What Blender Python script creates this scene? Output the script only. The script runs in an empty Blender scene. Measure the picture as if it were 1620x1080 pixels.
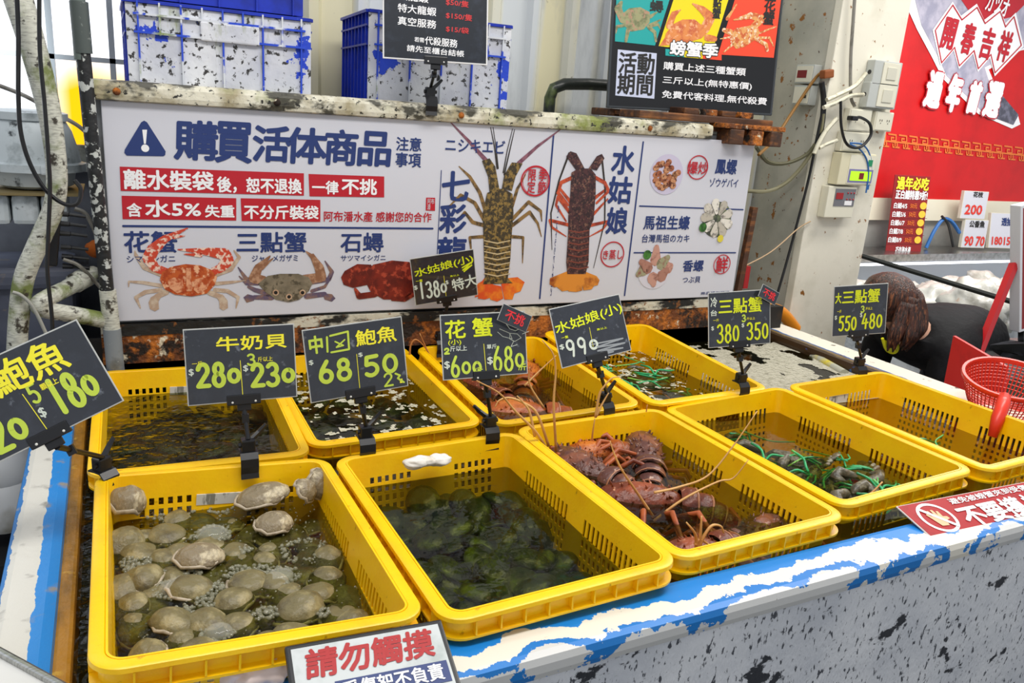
import bpy, bmesh, math, random
from mathutils import Vector as V, Matrix, Euler, noise
random.seed(7)
R = math.radians
SC = bpy.context.scene
COL = SC.collection
# ---------------------------------------------------------------- camera, world, lights, exposure
# World frame: z = 0 is the height of the crate rims, x runs along the tank, y away from the customer.
CAM_H = 0.70082
cd = bpy.data.cameras.new('camera'); CAM = bpy.data.objects.new('camera', cd); COL.objects.link(CAM)
CAM.location = (0, 0, CAM_H); CAM.rotation_euler = (R(73.93446), R(-4.09961), R(-25.70493))
cd.sensor_width = 36; cd.lens = 36 * 1271.45 / 1620; cd.clip_start = .02
SC.camera = CAM
W_ = bpy.data.worlds.new('world'); SC.world = W_; W_.use_nodes = True
bg = W_.node_tree.nodes['Background']; bg.inputs[0].default_value = (.93, .96, 1, 1); bg.inputs[1].default_value = .55
def area(name, loc, rot, sx, sy, power, col=(1, 1, 1)):
    l = bpy.data.lights.new(name, 'AREA'); l.shape = 'RECTANGLE'; l.size = sx; l.size_y = sy; l.energy = power; l.color = col
    o = bpy.data.objects.new(name, l); COL.objects.link(o); o.location = loc; o.rotation_euler = [R(a) for a in rot]
    return o
area('market_lamp', (.7, .75, 2.3), (14, 0, 0), 2.6, .5, 46, (1, .97, .92))
area('market_lamp', (3.2, 1.6, 2.5), (12, 10, 0), 1.6, .5, 38, (1, .95, .88))
area('window_daylight', (-.75, 2.6, 1.15), (75, 0, 22), 1.2, 1.1, 16, (.9, .96, 1))
area('stall_lamp', (4.9, 2.7, 1.9), (14, 0, 0), 2.4, .5, 55, (1, .98, .95))
SC.view_settings.view_transform = 'Standard'; SC.view_settings.look = 'None'; SC.view_settings.gamma = 1
SC.view_settings.exposure = 0.14; SC.view_settings.use_curve_mapping = False
# ---------------------------------------------------------------- helpers
CM = Matrix.Translation(CAM.location) @ CAM.rotation_euler.to_matrix().to_4x4()
CR = CM.to_3x3(); CO = CAM.location.copy()
def ray(px, py): return CR @ V(((px - 810) / 1271.45, -(py - 540) / 1271.45, -1))
def at(px, py, **k):
    ((a, v),) = k.items(); i = 'xyz'.index(a); d = ray(px, py)
    return CO + d * ((v - CO[i]) / d[i])
def lin(h):
    c = [int(h[i:i + 2], 16) / 255 for i in (0, 2, 4)]
    return tuple(x / 12.92 if x <= .04045 else ((x + .055) / 1.055) ** 2.4 for x in c) + (1,)
MATS = {}
def nodes_of(name):
    m = bpy.data.materials.new(name); m.use_nodes = True; nt = m.node_tree; nt.nodes.clear()
    return m, nt, nt.nodes.new, nt.links.new
def coords(nt, N, L, stretch=None, loc=(0, 0, 0)):
    tc = N('ShaderNodeTexCoord'); mp = N('ShaderNodeMapping'); L(tc.outputs['Object'], mp.inputs[0])
    if stretch: mp.inputs["Scale"].default_value = stretch
    mp.inputs['Location'].default_value = loc
    return mp.outputs[0]
def mk(name, col, rough=.5, metal=0, mix=(), bump=None, spec=.5, sss=0, emit=0, coat=0, trans=0, alpha=1, rmix=None):
    """Principled material; mix = [(colour, scale, lo, hi, detail, stretch)] noise overlays."""
    if name in MATS: return MATS[name]
    m, nt, N, L = nodes_of(name)
    out = N('ShaderNodeOutputMaterial'); p = N('ShaderNodeBsdfPrincipled'); L(p.outputs[0], out.inputs[0])
    p.inputs['Base Color'].default_value = lin(col); p.inputs['Roughness'].default_value = rough; p.inputs['Metallic'].default_value = metal
    p.inputs['Specular IOR Level'].default_value = spec; p.inputs['Coat Weight'].default_value = coat
    p.inputs['Transmission Weight'].default_value = trans; p.inputs['Alpha'].default_value = alpha
    if sss: p.inputs['Subsurface Weight'].default_value = sss; p.inputs['Subsurface Radius'].default_value = (.02, .012, .004)
    if emit: p.inputs['Emission Color'].default_value = lin(col); p.inputs['Emission Strength'].default_value = emit
    prev = None
    for i, mx in enumerate(mix):
        c2, sc, lo, hi, det, st = tuple(mx) + (4, None)[len(mx) - 4:]
        n = N('ShaderNodeTexNoise'); n.inputs['Scale'].default_value = sc; n.inputs['Detail'].default_value = det; n.inputs['Roughness'].default_value = .6
        L(coords(nt, N, L, st, (i * 3.7, i * 1.3, i * 2.1)), n.inputs['Vector'])
        r = N('ShaderNodeMapRange'); r.inputs['From Min'].default_value = lo; r.inputs['From Max'].default_value = hi; L(n.outputs[0], r.inputs[0])
        x = N('ShaderNodeMix'); x.data_type = 'RGBA'; L(r.outputs[0], x.inputs[0]); x.inputs[7].default_value = lin(c2)
        if prev: L(prev, x.inputs[6])
        else: x.inputs[6].default_value = lin(col)
        prev = x.outputs[2]
    if prev: L(prev, p.inputs['Base Color'])
    if bump:
        n = N('ShaderNodeTexNoise'); n.inputs['Scale'].default_value = bump[0]; n.inputs['Detail'].default_value = 5
        L(coords(nt, N, L, bump[2] if len(bump) > 2 else None), n.inputs['Vector'])
        b = N('ShaderNodeBump'); b.inputs['Strength'].default_value = bump[1]; b.inputs['Distance'].default_value = .01
        L(n.outputs[0], b.inputs['Height']); L(b.outputs[0], p.inputs['Normal'])
    MATS[name] = m
    return m
def bands(name, axis, lo, hi, stops, amp, scale, rough=.45, extra=(), fine=.3, bump=None):
    """Peeling paint: colour changes in ragged bands along one object axis; stops = [(pos, colour)]."""
    m, nt, N, L = nodes_of(name)
    out = N('ShaderNodeOutputMaterial'); p = N('ShaderNodeBsdfPrincipled'); L(p.outputs[0], out.inputs[0]); p.inputs['Roughness'].default_value = rough
    vec = coords(nt, N, L); sp = N('ShaderNodeSeparateXYZ'); L(vec, sp.inputs[0])
    n = N('ShaderNodeTexNoise'); n.inputs['Scale'].default_value = scale; n.inputs['Detail'].default_value = 7; n.inputs['Roughness'].default_value = .62; L(vec, n.inputs['Vector'])
    a = N('ShaderNodeMath'); a.operation = 'SUBTRACT'; L(n.outputs[0], a.inputs[0]); a.inputs[1].default_value = .5
    b = N('ShaderNodeMath'); b.operation = 'MULTIPLY_ADD'; L(a.outputs[0], b.inputs[0]); b.inputs[1].default_value = amp; L(sp.outputs['XYZ'.index(axis)], b.inputs[2])
    r = N('ShaderNodeMapRange'); r.inputs['From Min'].default_value = lo; r.inputs['From Max'].default_value = hi; L(b.outputs[0], r.inputs[0])
    cr = N('ShaderNodeValToRGB'); cr.color_ramp.interpolation = 'CONSTANT'; e = cr.color_ramp.elements
    while len(e) < len(stops): e.new(.5)
    for k, (pos, c) in zip(e, stops): k.position = (pos - lo) / (hi - lo); k.color = lin(c)
    L(r.outputs[0], cr.inputs[0]); prev = cr.outputs[0]
    for i, (c2, sc, l2, h2) in enumerate(extra):
        n2 = N('ShaderNodeTexNoise'); n2.inputs['Scale'].default_value = sc; n2.inputs['Detail'].default_value = 6; L(coords(nt, N, L, None, (i * 2.2, 1, 5)), n2.inputs['Vector'])
        r2 = N('ShaderNodeMapRange'); r2.inputs['From Min'].default_value = l2; r2.inputs['From Max'].default_value = h2; L(n2.outputs[0], r2.inputs[0])
        x = N('ShaderNodeMix'); x.data_type = 'RGBA'; L(r2.outputs[0], x.inputs[0]); L(prev, x.inputs[6]); x.inputs[7].default_value = lin(c2); prev = x.outputs[2]
    L(prev, p.inputs['Base Color'])
    if bump:
        bn = N('ShaderNodeBump'); bn.inputs['Strength'].default_value = bump; bn.inputs['Distance'].default_value = .004; L(n.outputs[0], bn.inputs['Height']); L(bn.outputs[0], p.inputs['Normal'])
    MATS[name] = m
    return m
class B:
    """Collects primitives and links them as ONE mesh object."""
    def __init__(s): s.v = []; s.f = []; s.mi = []
    def add(s, vs, fs, mi=0):
        o = len(s.v); s.v += [tuple(v) for v in vs]; s.f += [tuple(i + o for i in f) for f in fs]; s.mi += [mi] * len(fs); return s
    def box(s, c, d, rot=None, mi=0, bev=0):
        c = V(c); x, y, z = [k / 2 for k in d]; M = (rot if isinstance(rot, Matrix) else Euler([R(a) for a in rot]).to_matrix()) if rot else Matrix.Identity(3)
        if bev <= 0:
            vs = [(sx * x, sy * y, sz * z) for sx in (-1, 1) for sy in (-1, 1) for sz in (-1, 1)]
            fs = [(0, 1, 3, 2), (4, 6, 7, 5), (0, 4, 5, 1), (2, 3, 7, 6), (0, 2, 6, 4), (1, 5, 7, 3)]
        else:
            bm = bmesh.new(); bmesh.ops.create_cube(bm, size=1); bmesh.ops.scale(bm, vec=(x * 2, y * 2, z * 2), verts=bm.verts)
            bmesh.ops.bevel(bm, geom=bm.edges[:], offset=bev, segments=2, profile=.6, affect='EDGES')
            bm.verts.index_update(); vs = [v.co.copy() for v in bm.verts]; fs = [tuple(v.index for v in f.verts) for f in bm.faces]; bm.free()
        return s.add([c + M @ V(v) for v in vs], fs, mi)
    def tube(s, pts, r, n=8, mi=0, cap=True):
        pts = [V(p) for p in pts]; rs = r if isinstance(r, (list, tuple)) else [r] * len(pts); vs = []; fs = []; up = None
        for i, p in enumerate(pts):
            t = (pts[min(i + 1, len(pts) - 1)] - pts[max(i - 1, 0)])
            t = t.normalized() if t.length > 1e-9 else V((0, 0, 1))
            if up is None: up = t.orthogonal().normalized()
            up = (up - t * up.dot(t)); up = up.normalized() if up.length > 1e-6 else t.orthogonal().normalized(); w = t.cross(up)
            for k in range(n):
                a = 2 * math.pi * k / n; vs.append(p + (up * math.cos(a) + w * math.sin(a)) * rs[i])
        for i in range(len(pts) - 1):
            for k in range(n): fs.append((i * n + k, i * n + (k + 1) % n, (i + 1) * n + (k + 1) % n, (i + 1) * n + k))
        if cap: fs.append(tuple(range(n))[::-1]); fs.append(tuple((len(pts) - 1) * n + k for k in range(n)))
        return s.add(vs, fs, mi)
    def ball(s, c, r, rot=None, n=12, m=8, mi=0, fn=None):
        c = V(c); r = (r,) * 3 if isinstance(r, (int, float)) else r; M = (rot if isinstance(rot, Matrix) else Euler([R(a) for a in rot]).to_matrix()) if rot else Matrix.Identity(3)
        vs = [V((0, 0, 1))]; fs = []
        for i in range(1, m):
            t = math.pi * i / m
            for k in range(n): a = 2 * math.pi * k / n; vs.append(V((math.sin(t) * math.cos(a), math.sin(t) * math.sin(a), math.cos(t))))
        vs.append(V((0, 0, -1)))
        for k in range(n): fs.append((0, 1 + k, 1 + (k + 1) % n)); b = 1 + (m - 2) * n; fs.append((len(vs) - 1, b + (k + 1) % n, b + k))
        for i in range(m - 2):
            for k in range(n): a = 1 + i * n; fs.append((a + k, a + n + k, a + n + (k + 1) % n, a + (k + 1) % n))
        if fn: vs = [fn(v) for v in vs]
        return s.add([c + M @ V((v.x * r[0], v.y * r[1], v.z * r[2])) for v in vs], fs, mi)
    def lathe(s, c, prof, n=24, rot=None, mi=0):
        c = V(c); M = Euler([R(a) for a in rot]).to_matrix() if rot else Matrix.Identity(3); vs = []; fs = []
        for r, z in prof:
            for k in range(n): a = 2 * math.pi * k / n; vs.append(c + M @ V((r * math.cos(a), r * math.sin(a), z)))
        for i in range(len(prof) - 1):
            for k in range(n): fs.append((i * n + k, i * n + (k + 1) % n, (i + 1) * n + (k + 1) % n, (i + 1) * n + k))
        return s.add(vs, fs, mi)
    def quad(s, *p, mi=0): return s.add(p, [tuple(range(len(p)))], mi)
    def done(s, name, mat, parent=None, smooth=False, mods=None, **tg):
        me = bpy.data.meshes.new(name); me.from_pydata(s.v, [], s.f); me.update()
        o = bpy.data.objects.new(name, me); COL.objects.link(o)
        for mm in (mat if isinstance(mat, (list, tuple)) else [mat]): me.materials.append(mm)
        if any(s.mi): me.polygons.foreach_set('material_index', s.mi)
        if smooth:
            me.polygons.foreach_set('use_smooth', [True] * len(me.polygons))
            if smooth is not True: me.set_sharp_from_angle(angle=R(smooth))
        if parent: o.parent = parent
        tag(o, **tg)
        return o
def tag(o, label=None, cat=None, group=None, kind=None):
    for k, v in (('label', label), ('category', cat), ('group', group), ('kind', kind)):
        if v: o[k] = v
    return o
def empty(name, loc, rot=(0, 0, 0), **tg):
    o = bpy.data.objects.new(name, None); COL.objects.link(o); o.location = loc; o.rotation_euler = [R(a) for a in rot]; o.empty_display_size = .05
    return tag(o, **tg)
def kids(o): return [c for c in COL.objects if c.parent == o]
def clone(o, loc=None, rot=None, scale=None, parent=None, **tg):
    c = o.copy(); COL.objects.link(c)
    if parent: c.parent = parent
    if loc is not None: c.location = loc
    if rot is not None: c.rotation_euler = rot
    if scale is not None: c.scale = (scale,) * 3 if isinstance(scale, (int, float)) else scale
    tag(c, **tg)
    for k in list(o.children): clone(k, parent=c)
    return c
def bez(pts, n=8):
    """Catmull-Rom through the points."""
    P = [V(p) for p in pts]; P = [P[0] * 2 - P[1]] + P + [P[-1] * 2 - P[-2]]; out = []
    for i in range(1, len(P) - 2):
        for k in range(n):
            t = k / n; a, b, c, d = P[i - 1:i + 3]
            out.append(.5 * ((2 * b) + (c - a) * t + (2 * a - 5 * b + 4 * c - d) * t * t + (3 * b - a - 3 * c + d) * t ** 3))
    return out + [P[-2]]
# ---------------------------------------------------------------- flat printed boards (signs): x right, z up, face towards -y
_tc = {}
def glyphs(s):
    if s not in _tc:
        c = bpy.data.curves.new('t', 'FONT'); c.body = s; c.resolution_u = 2; c.space_line = .95
        o = bpy.data.objects.new('t', c); COL.objects.link(o); me = bpy.data.meshes.new_from_object(o)
        _tc[s] = ([(v.co.x, v.co.y) for v in me.vertices], [tuple(p.vertices) for p in me.polygons])
        bpy.data.objects.remove(o); bpy.data.meshes.remove(me); bpy.data.curves.remove(c)
    return _tc[s]
def arc(cx, cy, rx, ry, a0, a1, n=10): return [(cx + rx * math.cos(R(a0 + (a1 - a0) * i / n)), cy + ry * math.sin(R(a0 + (a1 - a0) * i / n))) for i in range(n + 1)]
DIG = {'0': [arc(.5, .5, .38, .42, 90, 450, 18)], '1': [[(.5, 1), (.5, 0)]], '2': [arc(.5, .72, .36, .26, 170, -40, 9) + [(.1, .02), (.92, .02)]],
       '3': [arc(.45, .75, .36, .24, 150, -90, 9) + arc(.45, .26, .42, .26, 90, -150, 9)[1:]], '4': [[(.45, 1), (.05, .35), (.95, .4)], [(.66, .65), (.6, 0)]],
       '5': [[(.88, .98), (.25, .96), (.2, .58)] + arc(.46, .32, .4, .3, 115, -140, 10)], '6': [[(.62, 1), (.25, .6)] + arc(.5, .28, .36, .28, 160, 520, 16)],
       '8': [arc(.5, .76, .3, .23, 90, 450, 14), arc(.5, .27, .38, .27, 90, 450, 14)], '9': [arc(.45, .7, .33, .28, 0, 360, 14), [(.8, .75), (.72, .35), (.6, 0)]],
       'J': [[(.1, .9), (.55, .7), (.3, .5), (.9, .1)]]}
class Board:
    def __init__(s, name, label, cat, c, rot, w, h, t, mat, edge=None, group=None, part='board', rim=.004, uv=None):
        s.k = 1
        if uv: c = V(c) + Euler([R(a) for a in rot]).to_matrix() @ V(((uv[0] + uv[2]) / 2, 0, (uv[1] + uv[3]) / 2)); w, h = uv[2] - uv[0], uv[3] - uv[1]
        s.root = empty(name, c, rot, label=label, cat=cat, group=group); s.w, s.h, s.t = w, h, t
        s.M = Matrix.Translation(V(c)) @ Euler([R(a) for a in rot]).to_matrix().to_4x4(); s.I = s.M.inverted()
        b = B(); b.box((0, t / 2, 0), (w, t, h), bev=min(.003, t * .4)); b.done(part, edge or mat, s.root)
        if edge: B().quad((-w / 2 + rim, -.0004, -h / 2 + rim), (w / 2 - rim, -.0004, -h / 2 + rim), (w / 2 - rim, -.0004, h / 2 - rim), (-w / 2 + rim, -.0004, h / 2 - rim)).done('printed_face', mat, s.root)
    def px(s, p):
        """Where the ray through a photo point meets the board's plane, in board coordinates."""
        o = s.I @ CO; d = s.I.to_3x3() @ ray(*p); k = -o.y / d.y; q = o + d * k
        return (q.x, q.z)
    def emit(s, name, vs, fs, mat, L, mis=None, label=None, dz=None):
        # every overlapping patch of ink gets its own hair's breadth of depth
        if dz is None:
            dz = [0] * len(vs)
            for j, f in enumerate(fs):
                for i in f: dz[i] = (j % 9) * 4e-5
        b = B(); b.add([(x, -(.0006 + L * .0005 + d) * s.k, z) for (x, z), d in zip(vs, dz)], fs)
        if mis: b.mi = mis
        o = b.done(name, mat, s.root)
        if label: o['label'] = label
        return o
    def poly(s, name, pts, mat, L=0, loc=False): q = pts if loc else [s.px(p) for p in pts]; return s.emit(name, q, [tuple(range(len(q)))], mat, L)
    def rect(s, name, u0, v0, u1, v1, mat, L=0): return s.emit(name, [(u0, v0), (u1, v0), (u1, v1), (u0, v1)], [(0, 1, 2, 3)], mat, L)
    def prect(s, name, x0, y0, x1, y1, mat, L=0):
        a, b = s.px((x0, y1)), s.px((x1, y0)); return s.rect(name, a[0], a[1], b[0], b[1], mat, L)
    @staticmethod
    def rib(pts, w, vs, fs):
        ws = w if isinstance(w, (list, tuple)) else [w] * len(pts)
        for i, (x, y) in enumerate(pts):
            k = len(vs); vs += [(x + ws[i] / 2 * math.cos(math.pi * j / 4), y + ws[i] / 2 * math.sin(math.pi * j / 4)) for j in range(8)]; fs.append(tuple(range(k, k + 8)))
            if i + 1 < len(pts):
                x2, y2 = pts[i + 1]; l = math.hypot(x2 - x, y2 - y) or 1e-9; nx, ny = -(y2 - y) / l / 2, (x2 - x) / l / 2; k = len(vs)
                vs += [(x + nx * ws[i], y + ny * ws[i]), (x - nx * ws[i], y - ny * ws[i]), (x2 - nx * ws[i + 1], y2 - ny * ws[i + 1]), (x2 + nx * ws[i + 1], y2 + ny * ws[i + 1])]; fs.append((k, k + 1, k + 2, k + 3))
    def lines(s, name, lst, mat, L=0, px=True):
        """lst = [(points, width or widths)]; widths in metres (px points are mapped)."""
        vs, fs = [], []
        for pts, w in lst: s.rib([s.px(p) for p in pts] if px else pts, w, vs, fs)
        return s.emit(name, vs, fs, mat, L)
    def text(s, t, box, mat, bold=0, L=1, loc=False, name='lettering', keep=False, rot=0, shear=0):
        """Fits text into a box: (x0, y0, x1, y1) = photo points of its lower-left and upper-right corners."""
        a, b = ((box[0], box[1]), (box[2], box[3])) if loc else (s.px(box[:2]), s.px(box[2:]))
        vs, fs = glyphs(t); xs = [v[0] for v in vs]; ys = [v[1] for v in vs]; x0, x1, y0, y1 = min(xs), max(xs), min(ys), max(ys)
        sx = (b[0] - a[0]) / max(x1 - x0, .2); sy = (b[1] - a[1]) / max(y1 - y0, .2)
        if keep: sx = sy = min(sx, sy)
        cx, cy = (a[0] + b[0]) / 2, (a[1] + b[1]) / 2; ca, sa = math.cos(R(rot)), math.sin(R(rot))
        base = []
        for x, y in vs:
            X, Y = (x - (x0 + x1) / 2) * sx, (y - (y0 + y1) / 2) * sy; X += shear * Y; base.append((cx + X * ca - Y * sa, cy + X * sa + Y * ca))
        e = bold * abs(sy); offs = [(0, 0)] + ([(e * math.cos(k * math.pi / 4), e * math.sin(k * math.pi / 4)) for k in range(8)] if bold else [])
        V2, F2, D2 = [], [], []
        for q_, (dx, dy) in enumerate(offs):
            k = len(V2); D2 += [q_ * 4e-5] * len(base); V2 += [(x + dx, y + dy) for x, y in base]; F2 += [tuple(i + k for i in f) for f in fs]
        return s.emit(name, V2, F2, mat, L, dz=D2)
    def price(s, t, box, mat, w=.008, L=1, rot=0, loc=False):
        """Marker-pen numerals."""
        a, b = ((box[0], box[1]), (box[2], box[3])) if loc else (s.px(box[:2]), s.px(box[2:])); n = len(t); cw = (b[0] - a[0]) / n; vs, fs = [], []; hh = b[1] - a[1]
        for i, ch in enumerate(t):
            small = ch == 'o'; z0, zh = (.12, .62) if small else (0, 1)
            for st in DIG['0' if small else ch]:
                wob = .03 * math.sin(i * 2.1 + 1)
                s.rib([(a[0] + cw * (i + .08 + .84 * x), a[1] + hh * (z0 + zh * y + wob + i * rot)) for x, y in st], w, vs, fs)
        return s.emit('handwritten_price', vs, fs, mat, L)
    def disc(s, name, c, r, mat, L=0, r2=None, n=32, inner=None):
        """Ellipse or ring in board coordinates."""
        r2 = r2 or r; vs = [(c[0] + r * math.cos(2 * math.pi * k / n), c[1] + r2 * math.sin(2 * math.pi * k / n)) for k in range(n)]
        if not inner: return s.emit(name, vs, [tuple(range(n))], mat, L)
        vs += [(c[0] + (x - c[0]) * inner, c[1] + (y - c[1]) * inner) for x, y in vs]
        return s.emit(name, vs, [(k, (k + 1) % n, n + (k + 1) % n, n + k) for k in range(n)], mat, L, dz=[0] * len(vs))
# ---------------------------------------------------------------- materials
yel = mk('yellow_plastic', 'ffcb00', .34, mix=[('f6b800', 9, .45, .75, 5), ('b88608', 50, .66, .76, 3)], sss=.12, bump=(140, .06))
black = mk('black_plastic', '15161a', .32)
steel = mk('stainless_steel', 'b9bab8', .28, 1, mix=[('8f908c', 30, .4, .7, 4, (1, 12, 1))])
paper_w = mk('print_white', 'cdced7', .35); navy = mk('print_navy', '20356f', .45); red = mk('print_red', 'b81426', .45); white = mk('print_letter_white', 'f0f0f2', .5)
lam = mk('laminated_black_card', '262a33', .2, mix=[('343944', 26, .5, .8, 5), ('767d88', 42, .64, .76, 6)], coat=.5, bump=(55, .09))  # pale overlay: scuffs and chalk, with whitish glare painted in
lam_edge = mk('laminate_edge', 'b9bbb8', .25)
green_y = mk('marker_yellow_green', 'c3d84a', .5); lime = mk('print_lime', 'd8e21a', .5); yelp = mk('print_yellow', 'f6ec34', .5); chalk = mk('chalk_white', 'cfd8cc', .6)
rust = mk('rust', '6b3a17', .85, mix=[('b86a20', 30, .44, .6, 7), ('20140c', 16, .52, .6, 7), ('d8cdb4', 24, .61, .66, 6)], bump=(70, .8))
pvc = mk('weathered_white_pipe', 'c9cabd', .5, mix=[('9a9a90', 60, .45, .66, 4, (1, 1, 5)), ('6f7a42', 12, .5, .62, 6), ('3a352c', 34, .575, .64, 6)], bump=(40, .15))
greypipe = mk('grey_pipe', '7e858a', .5, mix=[('4b4f50', 12, .5, .7, 5), ('c8cac6', 40, .66, .7, 4)])
flake = mk('flaking_black_paint', '17191b', .5, mix=[('b9bdb9', 46, .53, .56, 7)], bump=(50, .3))
wood = mk('wet_dark_wood', '4a2c18', .6, mix=[('8a5526', 8, .5, .7, 6, (1, 6, 6)), ('20140d', 12, .55, .7, 6)], bump=(30, .3))
def lobes(*a): return a
# ---------------------------------------------------------------- the setting
floor = B().box((1.5, 2.2, -.87), (10, 7, .1)).done('floor', mk('wet_concrete', '4b4d4c', .3, mix=[('2d2e2e', 3, .4, .6, 5)], bump=(20, .1)), kind='structure')
# corrugated metal wall behind, left of it the window
cor = B(); xs = []; x = .16
while x < 2.9:
    xs += [(x, 0), (x + .10, 0), (x + .115, -.022), (x + .145, -.022), (x + .16, 0)]; x += .16
vs = [(a, 2.8 + d, z) for a, d in xs for z in (-.8, 2.6)]; cor.add(vs, [(2 * i, 2 * i + 2, 2 * i + 3, 2 * i + 1) for i in range(len(xs) - 1)])
cor.done('wall_back', mk('corrugated_metal', 'cdd2d5', .42, .1, mix=[('dcd6b4', 1.6, .5, .56, 2, (3, 1, .15)), ('8e949a', 6, .55, .8, 6, (1, 1, .3)), ('6d6f62', 30, .68, .75, 5)]), kind='structure')
B().box((-1.55, 2.86, -.16), (3.42, .1, 1.28)).done('wall_left', mk('dim_painted_panel', '6f737c', .6, mix=[('4a4d56', 4, .4, .7, 5), ('3b2a22', 10, .62, .7, 5)]), kind='structure')
wm, nt, N, L = nodes_of('frosted_window_pane'); out = N('ShaderNodeOutputMaterial'); em = N('ShaderNodeEmission'); L(em.outputs[0], out.inputs[0]); em.inputs[1].default_value = 1.6
vec = coords(nt, N, L); sp = N('ShaderNodeSeparateXYZ'); L(vec, sp.inputs[0]); n_ = N('ShaderNodeTexNoise'); n_.inputs['Scale'].default_value = 5; L(vec, n_.inputs['Vector'])
ad = N('ShaderNodeMath'); ad.operation = 'MULTIPLY_ADD'; ad.inputs[1].default_value = .12; L(n_.outputs[0], ad.inputs[0]); L(sp.outputs[2], ad.inputs[2])
mr = N('ShaderNodeMapRange'); mr.inputs[1].default_value = .33; mr.inputs[2].default_value = .24; L(ad.outputs[0], mr.inputs[0])
gx = N('ShaderNodeMapRange'); gx.inputs[1].default_value = .42; gx.inputs[2].default_value = .50; L(sp.outputs[0], gx.inputs[0])
mu = N('ShaderNodeMath'); mu.operation = 'MULTIPLY'; L(mr.outputs[0], mu.inputs[0]); L(gx.outputs[0], mu.inputs[1])
mx = N('ShaderNodeMix'); mx.data_type = 'RGBA'; L(mu.outputs[0], mx.inputs[0]); mx.inputs[6].default_value = lin('f4f8ff'); mx.inputs[7].default_value = lin('f0b010'); L(mx.outputs[2], em.inputs[0])
wf = B(); mull = mk('window_mullion', '8d9499', .6)
win = empty('window_1', (-.6, 2.8, .5), kind='structure')
B().box((0, .05, .95), (1.9, .01, 2)).done('pane', wm, win).location = (0, 0, 0)
for xx in (-.14, .02): wf.box((xx + .6, .03, 1), (.016, .03, 2))
for xx in (-1.3, -1.1, -.9, -.7, -.5, -.3): wf.box((xx + .6, .03, 1), (.014, .03, 2))
for zz in (.255, .56, .86, 1.2): wf.box((0, .03, zz), (1.9, .03, .014))
wf.done('mullions', mull, win)
B().box((0, -.01, -.03), (1.9, .09, .06)).box((0, -.03, .0), (1.9, .03, .02)).done('sill', mk('dirty_aluminium', '8f928c', .4, .6, mix=[('54534a', 20, .5, .7, 5)]), win)
# white steel column to the right
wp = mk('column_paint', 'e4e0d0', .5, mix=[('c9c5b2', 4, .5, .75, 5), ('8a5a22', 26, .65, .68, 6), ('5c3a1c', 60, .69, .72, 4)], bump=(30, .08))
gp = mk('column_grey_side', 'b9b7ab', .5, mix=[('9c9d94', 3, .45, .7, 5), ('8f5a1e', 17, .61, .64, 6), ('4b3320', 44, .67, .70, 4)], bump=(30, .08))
col = empty('wall_column', (2.55, 2.45, -.8), kind='structure')
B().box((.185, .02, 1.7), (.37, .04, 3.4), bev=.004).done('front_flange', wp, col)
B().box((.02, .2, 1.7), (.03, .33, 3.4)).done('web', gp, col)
# ---------------------------------------------------------------- the holding tank
tank = empty('seafood_tank', (1.1, 1.5, -.8), label='white and blue painted fibreglass tank holding all the yellow crates', cat='tank')
def rel(o, root): o.parent = root; o.matrix_parent_inverse = Matrix.Translation(root.location).inverted(); return o
panel_m = mk('worn_white_fibreglass', 'e6e8ec', .55, mix=[('c6cad2', 5, .4, .7, 5), ('4a4d55', 110, .585, .65, 3, (1, 1, .45)), ('2e3138', 6, .615, .63, 8, (1, 1, 1.5))], bump=(190, .25, (1, 1, .4)))
rel(B().box((1.2, .890, -.455), (3.6, .07, .76), (0, 0, 1)).done('front_panel', panel_m), tank)
fl = bands('peeling_front_ledge', 'Y', -.05, .05, [(-.05, 'cfcfcd'), (-.043, '1577c6'), (-.026, 'e6e1d4'), (.010, '1280d2')], .17, 6, .4, extra=[('8f8a80', 60, .72, .76)], bump=.3)
o = B().box((0, 0, 0), (3.7, .095, .042), bev=.014).done('front_ledge', fl); o.location = (1.2, .893, -.0605); o.rotation_euler = (0, 0, R(1.0)); o.parent = tank; o.matrix_parent_inverse = Matrix.Translation(tank.location).inverted()
ll = bands('peeling_left_ledge', 'X', -.05, .05, [(-.05, '1d6fb4'), (-.033, 'cfcdc4'), (.010, '1c80cc')], .022, 16, .35, extra=[('8b8880', 25, .6, .72)], bump=.5)
o = B().box((0, 0, 0), (.085, 1.5, .07), bev=.018).done('left_ledge', ll); o.location = (-.150, 1.66, -.075); o.parent = tank; o.matrix_parent_inverse = Matrix.Translation(tank.location).inverted()
rel(B().box((-.158, 1.66, -.44), (.06, 1.5, .7)).done('left_panel', panel_m), tank)
rel(B().box((-.099, 1.6, -.085), (.024, 1.36, .07), bev=.006).done('inner_lining', mk('algae_stained_wood', 'b07a1c', .45, mix=[('7a5614', 14, .5, .66, 6, (1, .3, 1)), ('c99c34', 30, .6, .7, 5)], bump=(40, .4)), None), tank)
rl = bands('peeling_right_ledge', 'X', -.09, .09, [(-.09, '3c2a16'), (-.062, '6e5a36'), (-.045, '1d5a9a'), (-.036, 'e4dccb')], .03, 14, .4, extra=[('2c241c', 30, .66, .7), ('3a62a0', 22, .68, .72)], bump=.4)
o = B().box((0, 0, 0), (.16, 1.56, .09), bev=.02).done('right_ledge', rl); o.location = (2.285, 1.68, -.08); o.parent = tank; o.matrix_parent_inverse = Matrix.Translation(tank.location).inverted()
rel(B().box((2.29, 1.68, -.45), (.1, 1.56, .66)).done('right_panel', panel_m), tank)
rel(B().box((1.07, 1.59, -.222), (2.42, 1.34, .02)).done('tank_bottom', mk('tank_bottom_shade', '2a2a14', .6, mix=[('14160c', 6, .4, .7, 5)])), tank)  # darkness of the tank interior is put into the floor colour
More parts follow.
